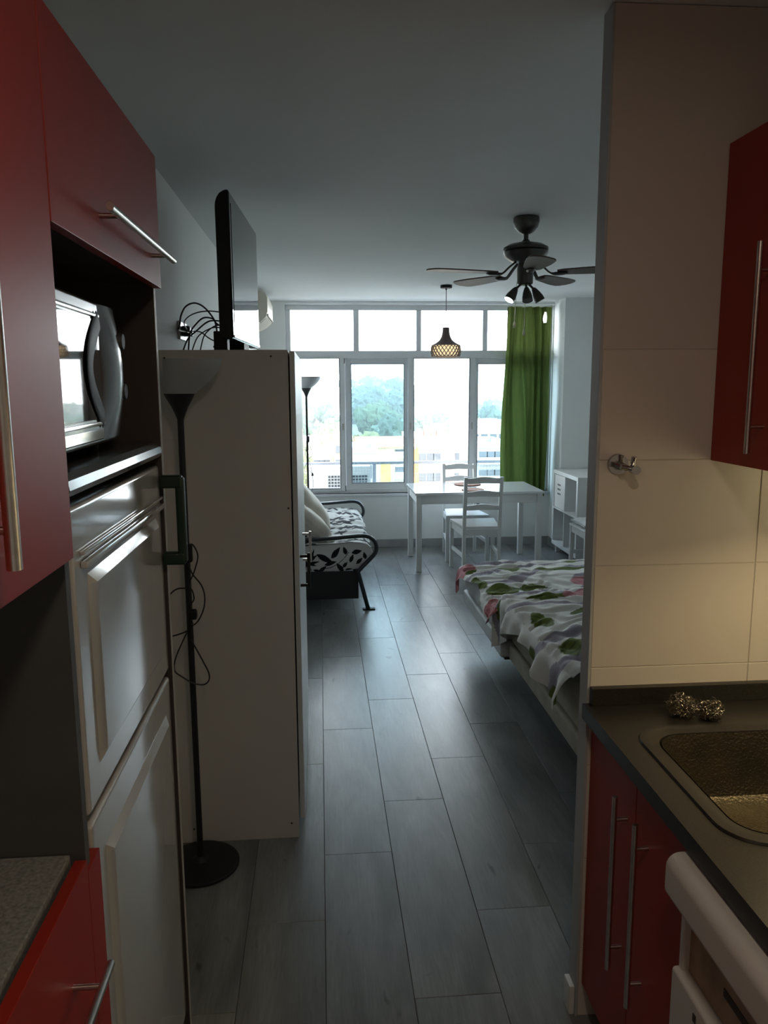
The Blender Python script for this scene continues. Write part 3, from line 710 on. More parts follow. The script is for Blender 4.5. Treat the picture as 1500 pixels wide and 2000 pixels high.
def blade(root, ang, tl_=-8):
    b = MB(); n = 18; A = []; top = []; bot = []
    R0, R1 = .165, .535
    ca, sa = cos(ang), sin(ang); tilt = radians(tl_)
    def W(r, t, h):
        x, y, z = r, t * cos(tilt), 2.262 + t * sin(tilt) + h
        return Vector((FC.x + x * ca - y * sa, FC.y + x * sa + y * ca, z))
    L_, Rr = [], []
    for i in range(n + 1):
        u = i / n; r = R0 + (R1 - R0) * u
        wdt = .040 + .022 * min(1, u * 1.6)
        if u > .86: wdt *= sqrt(max(0, 1 - ((u - .86) / .145) ** 2))
        if u < .08: wdt *= .75 + 3 * u
        L_.append((r, wdt)); Rr.append((r, -wdt))
    loop = L_ + Rr[::-1]
    T = [b.bm.verts.new(W(r, t, .004)) for r, t in loop]; B_ = [b.bm.verts.new(W(r, t, -.002)) for r, t in loop]
    b.bm.faces.new(T); b.bm.faces.new(B_[::-1])
    for k in range(len(loop)): b.bm.faces.new((T[k], T[(k + 1) % len(loop)], B_[(k + 1) % len(loop)], B_[k]))
    o = b.build('blade', FANB, root)
    arm = [W(.055, 0, .055), W(.09, 0, .030), W(.13, 0, -.004), W(.17, 0, -.008), W(.215, 0, -.006)]
    MB().tube(smooth_path(arm, 4), [.011] * 9 + [.016, .02, .022, .022, .022, .020, .016, .008][:8], 8, flat=.45, up=(0, 0, 1)).build('blade_arm', FANM, o)
for k, tl_ in enumerate((-9, -8, -8, 8, -2)): blade(fn, radians(-95.5 + 72 * k), tl_)
for (dx, dy, lit) in ((-.085, -.03, True), (.0, -.055, False), (.072, -.015, False)):
    p0 = Vector((1.065 + dx * .25, 4.10 + dy * .3, 2.21)); p1 = Vector((1.065 + dx * .62, 4.10 + dy * .6, 2.195 - .012)); p2 = Vector((1.065 + dx * 1.03, 4.10 + dy, 2.13))
    dirv = (p2 - p1).normalized()
    b = MB().cyl(p0, p1, .006, seg=10)
    b.tube([p1 - dirv * .008, p1, p1 + dirv * .02, p1 + dirv * .045, p1 + dirv * .068], [.008, .013, .020, .026, .027], 20)
    hd = b.build('spotlight', FANM, fn)
    if lit:
        MB().tube([p1 + dirv * .0682, p1 + dirv * .0705], [.025, .022], 20).build('lens', SPOT, hd, label='lit spotlight lens')
for x, y, z in ((1.010, 4.085, 1.995), (1.057, 4.07, 1.955)):
    pc = MB().tube([(x + .01, y + .01, 2.22), (x, y, z + .02)], .0016, 6).build('pull_cord', IVORY, fn)
    MB().lathe([(.002, .028), (.006, .018), (.008, .006), (.005, -.006), (.001, -.008)][::-1], (x, y, z), 12).build('cord_knob', IVORY, pc)

# ------------------------------------------------------------------ pendant lamp
pn = thing('pendant_lamp', 'brown bell-shaped pendant lamp with a lit perforated band hanging over the table', 'pendant lamp', (1.095, 6.85, CZ))
px, py = 1.095, 6.85
MB().lathe([(.046, 2.514), (.050, 2.516), (.050, 2.54)], (px, py, 0), 32).build('ceiling_rose', BLACK, pn)
MB().cyl((px, py, 2.516), (px, py, 2.19), .0028, seg=8).cyl((px, py, 2.515), (px, py, 2.50), .007, seg=10).build('cord', CABLE, pn)
MB().lathe([(.0, 2.188), (.026, 2.188), (.029, 2.18), (.032, 2.14), (.040, 2.108), (.056, 2.080), (.085, 2.058), (.112, 2.044), (.121, 2.036), (.118, 2.034), (.083, 2.050), (.052, 2.075), (.036, 2.106), (.028, 2.14), (.024, 2.17)], (px, py, 0), 40, capb=False, capt=False).build('shade', PBROWN, pn)
b = MB(); n = 24
def bandr(q): return .120 + .006 * sin(pi * q)
for s_ in (1, -1):
    for k in range(n):
        q_ = []
        for j in range(9):
            q = j / 8; a = 2 * pi * k / n + s_ * q * 2 * pi / n * 2.0
            q_.append((px + bandr(q) * cos(a), py + bandr(q) * sin(a), 2.036 - .094 * q))
        b.tube(q_, .0062, 6, flat=.5)
for z in (2.037, 1.942):
    b.tube([(px + .121 * cos(2 * pi * k / 40), py + .121 * sin(2 * pi * k / 40), z) for k in range(40)], .004, 6, closed=True)
b.build('lattice_band', PWHITE, pn, label='whitewashed perforated lattice band')
MB().lathe([(.112, 1.945), (.115, 1.99), (.112, 2.034)], (px, py, 0), 36, capb=False, capt=False).build('liner', LINER, pn)
MB().lathe([(.008, 1.965), (.024, 1.975), (.030, 1.995), (.024, 2.018), (.013, 2.035), (.012, 2.06)], (px, py, 0), 20).build('bulb', BULB, pn, label='warm lit bulb')
MB().cyl((px, py, 2.06), (px, py, 2.10), .016, seg=16).build('lamp_holder', BLACK, pn)

# ------------------------------------------------------------------ air conditioner
ac = thing('air_conditioner', 'ivory split air conditioner high on the left wall next to the window', 'air conditioner', (XL, 7.4, 2.2))
poly = [(XL, 2.50), (-.50, 2.505), (-.452, 2.49), (-.436, 2.45), (-.436, 2.335), (-.452, 2.290), (-.50, 2.245), (-.56, 2.215), (XL, 2.21)]
MB().prism(poly, 1, 7.02, 7.80).build('housing', ACM, ac)
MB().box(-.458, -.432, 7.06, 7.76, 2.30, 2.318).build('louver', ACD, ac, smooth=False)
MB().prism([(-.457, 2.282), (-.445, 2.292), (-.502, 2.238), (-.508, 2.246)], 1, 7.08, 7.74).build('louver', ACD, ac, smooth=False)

# ------------------------------------------------------------------ dining table
tb = thing('dining_table', 'white rectangular dining table in front of the window', 'table', (1.44, 7.35, 0))
TX0, TX1, TY0, TY1 = .845, 2.035, 6.965, 7.70
MB().box(TX0, TX1, TY0, TY1, .712, .735, bev=.003).build('tabletop', WHITETOP, tb)
for x in (TX0 + .012, TX1 - .062):
    for y in (TY0 + .012, TY1 - .062): MB().box(x, x + .05, y, y + .05, 0, .712, bev=.003).build('leg', WHITEP, tb)
for y in (TY0 + .022, TY1 - .040): MB().box(TX0 + .062, TX1 - .062, y, y + .018, .628, .712, bev=.002).build('apron', WHITEP, tb)
for x in (TX0 + .022, TX1 - .040): MB().box(x, x + .018, TY0 + .062, TY1 - .062, .628, .712, bev=.002).build('apron', WHITEP, tb)
for x, y, r, lab in ((1.425, 7.52, .132, 'round terracotta placemat on the table nearer the window'), (1.40, 7.11, .105, 'small round orange-brown placemat at the front of the table behind the chair back')):
    tag(MB().lathe([(r - .004, .7352), (r, .738), (r, .742), (r - .006, .745)], (x, y, 0), 40).build('placemat', CORK), lab, 'placemat', None)

# chairs ------------------------------------------------------------
def make_chair(name, label):
    t = thing(name, label, 'chair', (0, 0, 0), 'white ladder-back dining chairs')
    wr, wf_, dd = .318, .42, .225
    b = MB()  # tapered seat
    z0, z1 = .435, .455
    poly = [(-.158, -dd + .012), (.158, -dd + .012), (.212, dd), (-.212, dd)]
    b.prism(poly, 2, z0, z1); bmesh.ops.bevel(b.bm, geom=b.bm.edges[:], offset=.004, segments=2, affect='EDGES', profile=.5)
    b.build('seat', WHITEP, t)
    for s_ in (-1, 1):
        MB().beam((s_ * .196, dd - .022, 0), (s_ * .196, dd - .022, .436), .034, .034, up=(0, 1, 0), bev=.002).build('leg', WHITEP, t)
        b = MB(); b.beam((s_ * .158, -dd + .0, 0), (s_ * .158, -dd + .0, .45), .030, .034, up=(0, 1, 0), bev=.002)
        b.beam((s_ * .158, -dd, .445), (s_ * .158, -dd - .062, .905), .030, .032, up=(0, 1, 0), bev=.002)
        b.build('leg', WHITEP, t)
        MB().beam((s_ * .163, -dd + .012, .19), (s_ * .193, dd - .035, .19), .016, .034, bev=.001).build('stretcher', WHITEP, t)
        MB().beam((s_ * .163, -dd + .012, .405), (s_ * .193, dd - .035, .405), .016, .058, bev=.001).build('seat_rail', WHITEP, t)
    MB().box(-.15, .15, -dd - .008, -dd + .008, .376, .434, bev=.001).build('seat_rail', WHITEP, t)
    MB().box(-.18, .18, dd - .03, dd - .014, .376, .434, bev=.001).build('seat_rail', WHITEP, t)
    for z, h in ((.870, .046), (.750, .044), (.628, .042)):
        b = MB(); n = 14; yy = -dd - .062 * (z - .445) / .46
        tp_, bt = [], []
        for k in range(n + 1):
            u = k / n * 2 - 1; rise = .014 * (cos(pi * u) * .5 + .5)
            curve = -.008 * (1 - u * u)
            for lst, zz in ((tp_, z + h / 2 + rise), (bt, z - h / 2 + rise * .3)):
                lst.append((b.bm.verts.new((u * .146, yy + curve - .007, zz)), b.bm.verts.new((u * .146, yy + curve + .007, zz))))
        for k in range(n):
            a, a2, c, c2 = tp_[k], tp_[k + 1], bt[k], bt[k + 1]
            b.bm.faces.new((a[0], a2[0], c2[0], c[0])); b.bm.faces.new((a[1], c[1], c2[1], a2[1]))
            b.bm.faces.new((a[0], a[1], a2[1], a2[0])); b.bm.faces.new((c[0], c2[0], c2[1], c[1]))
        b.build('back_slat', WHITEP, t)
    return t
ch = make_chair('dining_chair', 'white ladder-back chair with its back to us, pushed under the near side of the table')
ch.location = (1.412, 6.975, 0)
c2 = copy_tree(ch); c2.location = (1.405, 7.592, 0); c2.rotation_euler.z = pi; c2['label'] = 'white ladder-back chair on the window side of the table, facing us'
c3 = copy_tree(ch); c3.location = (2.47, 6.66, 0); c3.rotation_euler.z = pi / 2; c3['label'] = 'white chair holding a pale cushion in front of the cube shelf, half hidden'
def pillow_mesh(cx, cy, cz, sx, sy, sz, rot=None, seed=0, n=22):
    b = MB(); bmesh.ops.create_cube(b.bm, size=2)
    bmesh.ops.subdivide_edges(b.bm, edges=b.bm.edges[:], cuts=n, use_grid_fill=True)
    R_ = rot if rot else Matrix.Identity(3)
    for v in b.bm.verts:
        x, y, z = v.co; ex = abs(x) ** 6; ey = abs(y) ** 6
        th = max(.06, (1 - x ** 4) * (1 - y ** 4)) ** .5
        pin = 1 - .08 * (1 - abs(x) ** 2) * abs(y) ** 3 - .08 * (1 - abs(y) ** 2) * abs(x) ** 3
        p = Vector((x * sx / 2 * (1 - .06 * (1 - x * x) * 0) * (1 - .07 * (1 - y * y) * 0), y * sy / 2, z * sz / 2 * th))
        p.x *= pin; p.y *= pin
        nn = noise.noise(Vector((x * 2 + seed, y * 2, z + seed))) * .012
        p += Vector((0, 0, nn if z > 0 else -nn)) * th
        p.z += .004 * sin(9 * x + 5 * y + seed) * th * (abs(x) ** 2 + abs(y) ** 2) * .6
        v.co = Vector((cx, cy, cz)) + R_ @ p
    return b
tag(pillow_mesh(2.45, 6.66, .485, .40, .38, .075, seed=4).build('seat_cushion', SHEET), 'pale cushion lying on the chair seat in front of the cube shelf', 'cushion')

# cube shelf --------------------------------------------------------
sh = thing('cube_shelf', 'white two by two cube shelf against the right-hand column', 'shelf', (2.55, 7.38, 0))
SX0, SX1, SY0, SY1, SZ0, SZ1 = 2.355, 2.745, 6.995, 7.765, .085, .850
b = MB(); b.box(SX0, SX1, SY0, SY1, SZ1 - .038, SZ1, bev=.002); b.build('top_board', WHITEP, sh)
MB().box(SX0, SX1, SY0, SY1, SZ0, SZ0 + .038, bev=.002).build('bottom_board', WHITEP, sh)
MB().box(SX0, SX1, SY0, SY0 + .038, SZ0 + .038, SZ1 - .038, bev=.002).build('side_board', WHITEP, sh)
MB().box(SX0, SX1, SY1 - .038, SY1, SZ0 + .038, SZ1 - .038, bev=.002).build('side_board', WHITEP, sh)
zm = (SZ0 + SZ1) / 2; ym = (SY0 + SY1) / 2
MB().box(SX0, SX1, SY0 + .038, SY1 - .038, zm - .008, zm + .008, bev=.001).build('divider', WHITEP, sh)
MB().box(SX0, SX1, ym - .008, ym + .008, SZ0 + .038, SZ1 - .038, bev=.001).build('divider', WHITEP, sh)
MB().box(SX1 - .006, SX1, SY0 + .038, SY1 - .038, SZ0 + .038, SZ1 - .038).build('back_board', WHITEP, sh, smooth=False)
for x in (SX0 + .03, SX1 - .07):
    for y in (SY0 + .03, SY1 - .07): MB().box(x, x + .04, y, y + .04, 0, SZ0, bev=.002).build('leg', WHITEP, sh)
bx = thing('storage_box', 'white storage box with nine small holes in the upper far cube of the shelf', 'box', (2.53, 7.56, zm + .008))
MB().box(SX0 + .006, SX1 - .02, ym + .012, SY1 - .044, zm + .010, SZ1 - .044, bev=.003).build('body', WHITEP, bx)
hb_ = MB()
for i in range(3):
    for j in range(3): hb_.cyl((SX0 + .0065, 7.54 + .035 * i, .62 + .045 * j), (SX0 + .004, 7.54 + .035 * i, .62 + .045 * j), .010, seg=12)
hb_.build('holes', SCREW, bx)
pt = thing('plant_pot', 'tiny white pot with a dark plant in the lower far cube of the shelf', 'plant pot', (2.42, 7.47, .123))
MB().lathe([(.024, .124), (.034, .127), (.04, .19), (.036, .19), (.03, .18)], (2.42, 7.47, 0), 20).build('pot', POT, pt)
b = MB(); rnd = random.Random(5)
for k in range(14):
    a = rnd.uniform(0, 2 * pi); r_ = rnd.uniform(.005, .03)
    b.tube([(2.42 + .3 * r_ * cos(a), 7.47 + .3 * r_ * sin(a), .182), (2.42 + r_ * cos(a), 7.47 + r_ * sin(a), .182 + rnd.uniform(.03, .055))], [.006, .002], 5)
b.build('leaves', PLANT, pt)

sk2 = thing('power_outlet', 'small power outlet low on the wall under the window behind the chair', 'socket', (1.645, YW, .448))
MB().box(1.61, 1.68, YW - .010, YW, .413, .483, bev=.003).build('plate', SOCK, sk2)
MB().cyl((1.655, YW - .0105, .448), (1.655, YW - .004, .448), .018, seg=16).build('outlet', SCREW, sk2)

# ------------------------------------------------------------------ sofa bed
sf = thing('sofa_bed', 'sofa bed with dark grey tube arms and a black and white floral seat', 'sofa', (-.1, 6.7, 0))
def arm(y):
    p = [(-.56, y, .535), (-.30, y, .545), (0, y, .558), (.22, y, .572), (.315, y, .575), (.365, y, .56), (.398, y, .525), (.408, y, .48), (.398, y, .44), (.36, y, .395), (.30, y, .335), (.268, y, .300)]
    p = smooth_path(p, 4)
    b = MB(); b.tube(p, .020, 10, flat=.8); return b
for y in (5.815, 7.60):
    a_ = arm(y).build('armrest', SOFAF, sf)
    MB().tube([(.262, y, .315), (.300, y, .17), (.338, y, .02), (.345, y, .0)], [.021, .021, .021, .024], 10, flat=.8).build('leg', SOFAF, sf)
    MB().box(.300, .395, y - .024, y + .024, 0, .010, bev=.003).build('foot', BLACK, sf)
    MB().tube([(-.50, y, .535), (-.53, y, .30), (-.56, y, .0)], .020, 10, flat=.8).build('leg', SOFAF, sf)
    MB().box(-.56, .27, y - .012 + (.02 if y < 6.5 else -.02), y + .012 + (.02 if y < 6.5 else -.02), .085, .300, bev=.003).build('side_panel', SOFAP, sf)
MB().box(.245, .27, 5.84, 7.58, .20, .29, bev=.004).box(-.56, -.53, 5.84, 7.58, .20, .29, bev=.004).build('base_rail', SOFAP, sf)
# seat mattress as a fine shell so the floral print can be stored on it
SOFAPRINT = print_mat('black_white_floral_cotton', .85, .3)
def sofa_surf():
    b = MB(); y0, y1 = 5.845, 7.575
    prof = [(-.56, .29), (-.3, .290), (-.05, .290), (.15, .298), (.27, .318), (.335, .345), (.372, .385), (.385, .43), (.375, .47), (.345, .50), (.29, .515), (.2, .518), (0, .505), (-.2, .495), (-.56, .485)]
    pp = []
    for (a, c) in zip(prof, prof[1:]):
        L_ = hypot(c[0] - a[0], c[1] - a[1]); k = max(1, int(L_ / .007))
        for i in range(k): pp.append((a[0] + (c[0] - a[0]) * i / k, a[1] + (c[1] - a[1]) * i / k))
    pp.append(prof[-1]); ny = 260
    rows = []
    for j in range(ny + 1):
        y = y0 + (y1 - y0) * j / ny; row = []
        for (x, z) in pp:
            q = noise.noise(Vector((x * 5, y * 5, z * 5))) * .010
            tuft = .006 * sin(y * 26) * (1 if z > .45 else .4)
            row.append(b.bm.verts.new((x + q, y, z + (q + tuft if z > .4 else 0))))
        rows.append(row)
    for A, B in zip(rows, rows[1:]):
        for k in range(len(A) - 1): b.bm.faces.new((A[k], A[k + 1], B[k + 1], B[k]))
    # near side face as a fine grid
    nx = 250; nz = 70
    def prof_z(x):
        lo = .29 if x < .15 else None; hi = None
        def interp(seg):
            for (a, c) in zip(seg, seg[1:]):
                if (a[0] - x) * (c[0] - x) <= 0 and a[0] != c[0]:
                    return a[1] + (c[1] - a[1]) * (x - a[0]) / (c[0] - a[0])
        return interp(prof[:8]) , interp(prof[7:])
    for ys in (y0, y1):
        V = []
        for i in range(nx + 1):
            x = -.56 + .944 * i / nx; lo, hi = prof_z(min(x, .3845)); col = []
            for k in range(nz + 1):
                z = lo + (hi - lo) * k / nz
                bul = .018 * sin(pi * k / nz)
                col.append(b.bm.verts.new((x, ys + (-bul if ys == y0 else bul), z)))
            V.append(col)
        for i in range(nx):
            for k in range(nz): b.bm.faces.new((V[i][k], V[i + 1][k], V[i + 1][k + 1], V[i][k + 1]))
    return b
so_ = sofa_surf().build('seat_mattress', SOFAPRINT, sf)
def leaf(px_, py_, cx, cy, L_, W_, a):
    dx, dy = px_ - cx, py_ - cy; u = dx * cos(a) + dy * sin(a); v = -dx * sin(a) + dy * cos(a)
    u = u / L_
    if abs(u) > 1: return False
    return abs(v) < W_ * (1 - u * u) * (1 - .35 * u)
# vines in the print's own coordinates (u along the side, v up)
LV = [(.02, .40, .075, .022, -.5), (.06, .365, .05, .016, .3), (.13, .33, .045, .018, 2.2), (.17, .35, .03, .013, .9), (-.08, .37, .06, .012, .2), (-.08, .40, .06, .012, .7), (-.08, .42, .06, .011, 1.3), (-.09, .36, .05, .011, -.3), (-.11, .345, .05, .011, -1.0), (-.13, .36, .05, .01, -1.6),
      (.17, .46, .032, .016, 1.9), (.10, .445, .055, .020, .9), (.22, .40, .035, .014, 1.2), (.26, .45, .04, .018, .2), (.28, .38, .035, .014, .8), (.20, .31, .03, .012, .1), (.0, .32, .04, .014, .7), (-.04, .305, .035, .012, -.2), (.32, .42, .03, .014, 1.8),
      (-.2, .40, .05, .018, .4), (-.26, .44, .05, .018, 1.4), (-.3, .36, .05, .018, 2.2), (-.38, .42, .05, .018, .7), (-.46, .37, .05, .018, 1.8), (-.52, .44, .04, .016, .3)]
rs = random.Random(11)
TOPL = [(rs.uniform(-.5, .42), rs.uniform(5.85, 7.57), rs.uniform(.03, .075), rs.uniform(.010, .024), rs.uniform(0, pi)) for _ in range(330)]
cell = {}
for q in TOPL:
    for i in range(-1, 2):
        for j in range(-1, 2): cell.setdefault((floor(q[0] / .08) + i, floor(q[1] / .08) + j), []).append(q)
def sofa_paint():
    for v in so_.data.vertices:
        x, y, z = v.co + sf.location
        blk = False
        if y < 5.846 or y > 7.574:
            blk = any(leaf(x, z, *q) for q in LV)
            # stem
            if not blk and .0 < x < .2: blk = abs(z - (.325 + 3.2 * (x - .02) ** 2 * 1.2)) < .003 and z < .47
        else:
            uu = x if z > .45 else (.30 + (.52 - z) * .9)
            blk = any(leaf(uu, y, *q) for q in cell.get((floor(uu / .08), floor(y / .08)), ()))
        yield (.015, .015, .018) if blk else (.62, .62, .60)
paint(so_, sofa_paint())
MB().box(-.615, -.46, 5.86, 7.56, .44, .86, bev=.04, seg=4).build('backrest', PILLOW, sf)
Rm = Matrix.Rotation(radians(-8), 3, 'Z') @ Matrix.Rotation(radians(50), 3, 'Y')
tag(pillow_mesh(-.125, 6.10, .655, .46, .46, .17, Matrix.Rotation(radians(10), 3, 'Z') @ Matrix.Rotation(radians(42), 3, 'Y'), seed=1).build('cushion', PILLOW), 'cream cushion at the near end of the sofa behind the armrest', 'cushion', 'cream sofa cushions')
tag(pillow_mesh(-.115, 6.70, .70, .50, .50, .16, Matrix.Rotation(radians(4), 3, 'Z') @ Matrix.Rotation(radians(50), 3, 'Y'), seed=2).build('cushion', PILLOW), 'cream cushion on the sofa leaning behind the nearer cushion', 'cushion', 'cream sofa cushions')

# ------------------------------------------------------------------ beds and duvets
def bed(y0, y1, x0, label, side):
    t = thing('single_bed', label, 'bed', ((x0 + 2.85) / 2, (y0 + y1) / 2, 0))
    MB().box(x0, 2.88, y0, y1, .245, .335, bev=.015, seg=3).build('bed_base', side, t)
    MB().box(x0 + .005, 2.88, y0 + .005, y1 - .005, .335, .500, bev=.04, seg=4).build('mattress', SHEET if side is SHEET else MATTR, t)
    MB().box(x0 + .03, 2.86, y0 + .03, y1 - .03, .225, .245).build('slat_frame', BEDB, t, smooth=False)
    for x, y in ((x0 + .40, y0 + .12), (x0 + .40, y1 - .12), (2.75, y0 + .12), (2.75, y1 - .12)):
        for _ in (0,): MB().cyl((x, y, 0), (x, y, .235), .022, .028, seg=14).build('leg', BEDB, t)
    return t
bed(3.975, 5.09, .945, 'far single bed with the patterned duvet, next to the dining chairs', SHEET)
bed(2.80, 3.955, .985, 'near single bed with the patterned duvet, beside the partition wall', MATTR)
DUV = print_mat('patterned_duvet_cotton', .85, .3)
def duvet(x0, y0, y1, top, hangf, hl0, hl1, seed, depth=1.55, res=.0085):
    """sheet draped over the foot edge (x0) and the two long sides; a: inward from the foot, b: across"""
    W_ = y1 - y0; r = .065
    maxh = .36
    na = int((depth + maxh) / res); nb = int((W_ + hl0 + hl1) / res)
    b = MB(); par = []
    def drop(e_):
        if e_ <= 0: return 0, 0
        if e_ < r * pi / 2: return r * sin(e_ / r), r * (1 - cos(e_ / r))
        return r, r + (e_ - r * pi / 2)
    grid_ = []
    for j in range(nb + 1):
        bb = -hl0 + (W_ + hl0 + hl1) * j / nb
        hg = hangf(max(0, min(1, bb / W_)))
        row = []
        for i in range(na + 1):
            a = -hg + (depth + hg) * (i / na)
            ex = max(0, -a); ey = -bb if bb < 0 else (bb - W_ if bb > W_ else 0); sy_ = -1 if bb < 0 else 1
            e_ = hypot(ex, ey); out, dr = drop(e_)
            dx = ex / e_ if e_ else 0; dy = ey / e_ * sy_ if e_ else 0
            X = x0 + max(a, 0) - out * dx; Yq = y0 + min(max(bb, 0), W_) + out * dy
            nv = Vector((a * 3 + seed, bb * 3, seed)); n1 = noise.noise(nv); n2 = noise.noise(nv * 2.7)
            edge = min(1, max(0, (min(a, .5) + .05)) * 3)
            puff = .028 * (1 - math.exp(-max(0, a) * 9)) * (.5 + .5 * min(1, max(0, min(bb, W_ - bb)) * 9))
            Z = top - dr + (puff + .020 * n1 + .008 * n2 if e_ < .05 else (.010 * n1))
            # folds where it hangs
            k = min(1, max(0, (dr - .02) / .10))
            fold = k * (.022 * sin(bb * 17 + seed + 2 * sin(bb * 4 + seed)) + .012 * sin(bb * 41 + seed * 2) + .016 * n1)
            foldy = k * (.020 * sin(a * 17 + seed) + .012 * n1)
            X -= (fold + .02 * k) * dx; Yq += (foldy + .01) * dy * k
            if e_ < .05: Z += (.007 * sin(a * 34 + 9 * n1 + bb * 11) + .006 * sin(bb * 46 + 7 * n2 + 3 * sin(a * 6))) * min(1, .35 + max(0, .5 - a) * 2)
            if Z < .26: Z = .26 + (Z - .26) * .1
            row.append(b.bm.verts.new((X, Yq, Z))); par.append((X if a > 0 else x0 + a, Yq if 0 < bb < W_ else y0 + bb, a, bb))
        grid_.append(row)
    for A, B in zip(grid_, grid_[1:]):
        for i in range(na): b.bm.faces.new((A[i], A[i + 1], B[i + 1], B[i]))
    return b, par
WHT = (.74, .73, .69); GRN = (.13, .17, .03); GRN2 = (.07, .10, .02); PUR = (.30, .27, .32); COR = (.42, .11, .12); PNK = (.48, .20, .22)
def dpaint(par, blobs, seed):
    for (X, Yq, a, bb) in par:
        n_ = noise.noise(Vector((X * 6 + seed, Yq * 6, 0))) * .03
        c = WHT
        # broad looping grey-violet ribbons
        f = sin((X + n_) * 4.4 + seed + 1.9 * sin(Yq * 3.9 + seed)) * .62 + (Yq + n_) * 3.9
        q = (f % 1.0)
        if q < .30 and sin(X * 3.1 + Yq * 4.3 + seed) > -.75:
            c = PUR if (int(q * 60) % 2) else (.36, .33, .38)
        for (k, cx, cy, L_, W_, ang) in blobs:
            dx, dy = X + n_ * .3 - cx, Yq + n_ * .3 - cy
            u = (dx * cos(ang) + dy * sin(ang)) / L_; v = (-dx * sin(ang) + dy * cos(ang)) / W_
            if k == 'g':
                if abs(u) < 1 and abs(v) < (1 - u * u) ** .8 * 1.05: c = GRN2 if (abs(v) < .06 or int(abs(v) * 9 + u * 4) % 4 == 0) else GRN
            elif k == 'c':
                if u * u + v * v < 1: c = (.60, .40, .38) if (abs((u + v * v * .6) * 7) % 1.0) < .16 else COR
            elif k == 'p':
                if u * u + v * v < 1: c = PNK
        yield c
hang1 = lambda t_: .065 + .02 * sin(9 * t_ + .5) + (.17 * max(0, (t_ - .84) / .16)) + (.06 * max(0, .30 - t_) / .30)
b, par = duvet(.965, 4.03, 5.06, .515, hang1, .03, .07, 1.3)
d1 = b.build('duvet', DUV); tag(d1, 'patterned duvet with green leaves and a striped coral ball on the far bed', 'duvet', 'patterned duvets on the two beds')
B1 = [('g', 1.198, 4.84, .085, .05, .1), ('g', 1.50, 4.76, .17, .05, 0), ('g', 1.03, 4.33, .11, .10, .4), ('g', 1.22, 4.35, .11, .05, 0), ('g', 1.11, 4.20, .05, .028, -.5), ('c', .93, 4.05, .085, .14, .2),
      ('g', 1.65, 4.98, .07, .04, .0), ('p', 1.60, 4.40, .14, .12, 0), ('c', 1.40, 4.06, .16, .06, 0), ('g', .93, 4.55, .05, .12, .2), ('p', .88, 4.95, .12, .10, 0), ('p', .78, 5.05, .12, .2, 0), ('g', .96, 4.90, .05, .03, .5), ('g', .84, 4.30, .05, .05, .5), ('g', 1.9, 4.5, .12, .07, .3), ('c', 2.1, 4.8, .12, .12, 0)]
paint(d1, dpaint(par, B1, 2.0))
hang2 = lambda t_: .17 + .05 * sin(7 * t_ + 1) + .10 * max(0, (t_ - .8) / .2) - .05 * max(0, .4 - t_)
b, par = duvet(.995, 2.86, 3.99, .600, hang2, .03, .11, 4.1)
d2 = b.build('duvet', DUV); tag(d2, 'patterned duvet with lilac ribbons and green leaves on the near bed', 'duvet', 'patterned duvets on the two beds')
B2 = [('g', 1.17, 3.86, .14, .045, 0), ('g', 1.02, 3.47, .045, .11, .1), ('g', 1.27, 3.55, .10, .06, .2), ('g', 1.08, 3.05, .10, .11, .9), ('g', .84, 3.30, .06, .07, .4), ('p', 1.36, 3.86, .12, .08, 0), ('g', .86, 3.98, .07, .04, 0), ('g', 1.5, 3.2, .1, .06, .4), ('c', 1.7, 3.4, .13, .13, 0), ('g', .80, 2.95, .05, .06, .3)]
paint(d2, dpaint(par, B2, 5.2))

# ------------------------------------------------------------------ balcony
BAL = M('balcony_concrete', (.42, .40, .37), .8, nscale=6); RAILM = M('grey_rail_metal', (.22, .22, .24), .45, metal=.3)
COND = M('condenser_casing', (.50, .48, .44), .5); CONDG = M('condenser_grille', (.03, .035, .04), .6)
MB().box(-3, 6, YW + .25, 9.42, -.15, -.01).build('balcony_floor', BAL, None, smooth=False, kind='structure')
MB().box(-3, 6, YW + .25, 9.35, 2.75, 2.95).build('balcony_ceiling', BAL, None, smooth=False, kind='structure')
br = thing('balcony_railing', 'grey metal balcony railing with square wire mesh outside the window', 'railing', (1.0, 9.3, 0))
MB().box(-1.5, 3.8, 9.28, 9.32, .768, .800, bev=.003).build('top_rail', RAILM, br)
MB().box(-1.5, 3.8, 9.29, 9.31, .03, .05).build('bottom_rail', RAILM, br, smooth=False)
for x in (-1.2, .635, 2.45): MB().box(x - .02, x + .02, 9.28, 9.32, 0, .768, bev=.003).build('post', RAILM, br)
b = MB()
x = -1.48
while x < 3.7: b.box(x - .0011, x + .0011, 9.299, 9.301, .05, .768); x += .037
z = .06
while z < .76: b.box(-1.48, 3.7, 9.2985, 9.3005, z - .0011, z + .0011); z += .037
b.build('wire_mesh', RAILM, br, smooth=False, kind='stuff')
cn = thing('condenser_unit', 'air conditioning condenser outside beyond the balcony mesh', 'air conditioner', (.22, 9.6, 0))
MB().box(-.15, .60, 9.42, 9.70, .12, .735, bev=.01).build('casing', COND, cn)
b = MB()
for i in range(13):
    for j in range(12): b.box(.085 + .037 * i, .085 + .037 * i + .027, 9.414, 9.422, .19 + .037 * j, .19 + .037 * j + .027)
b.build('fan_grille', CONDG, cn, smooth=False, kind='stuff')
for x in (-.08, .52): MB().box(x - .02, x + .02, 9.30, 9.69, .09, .12).build('bracket', RAILM, cn, smooth=False)

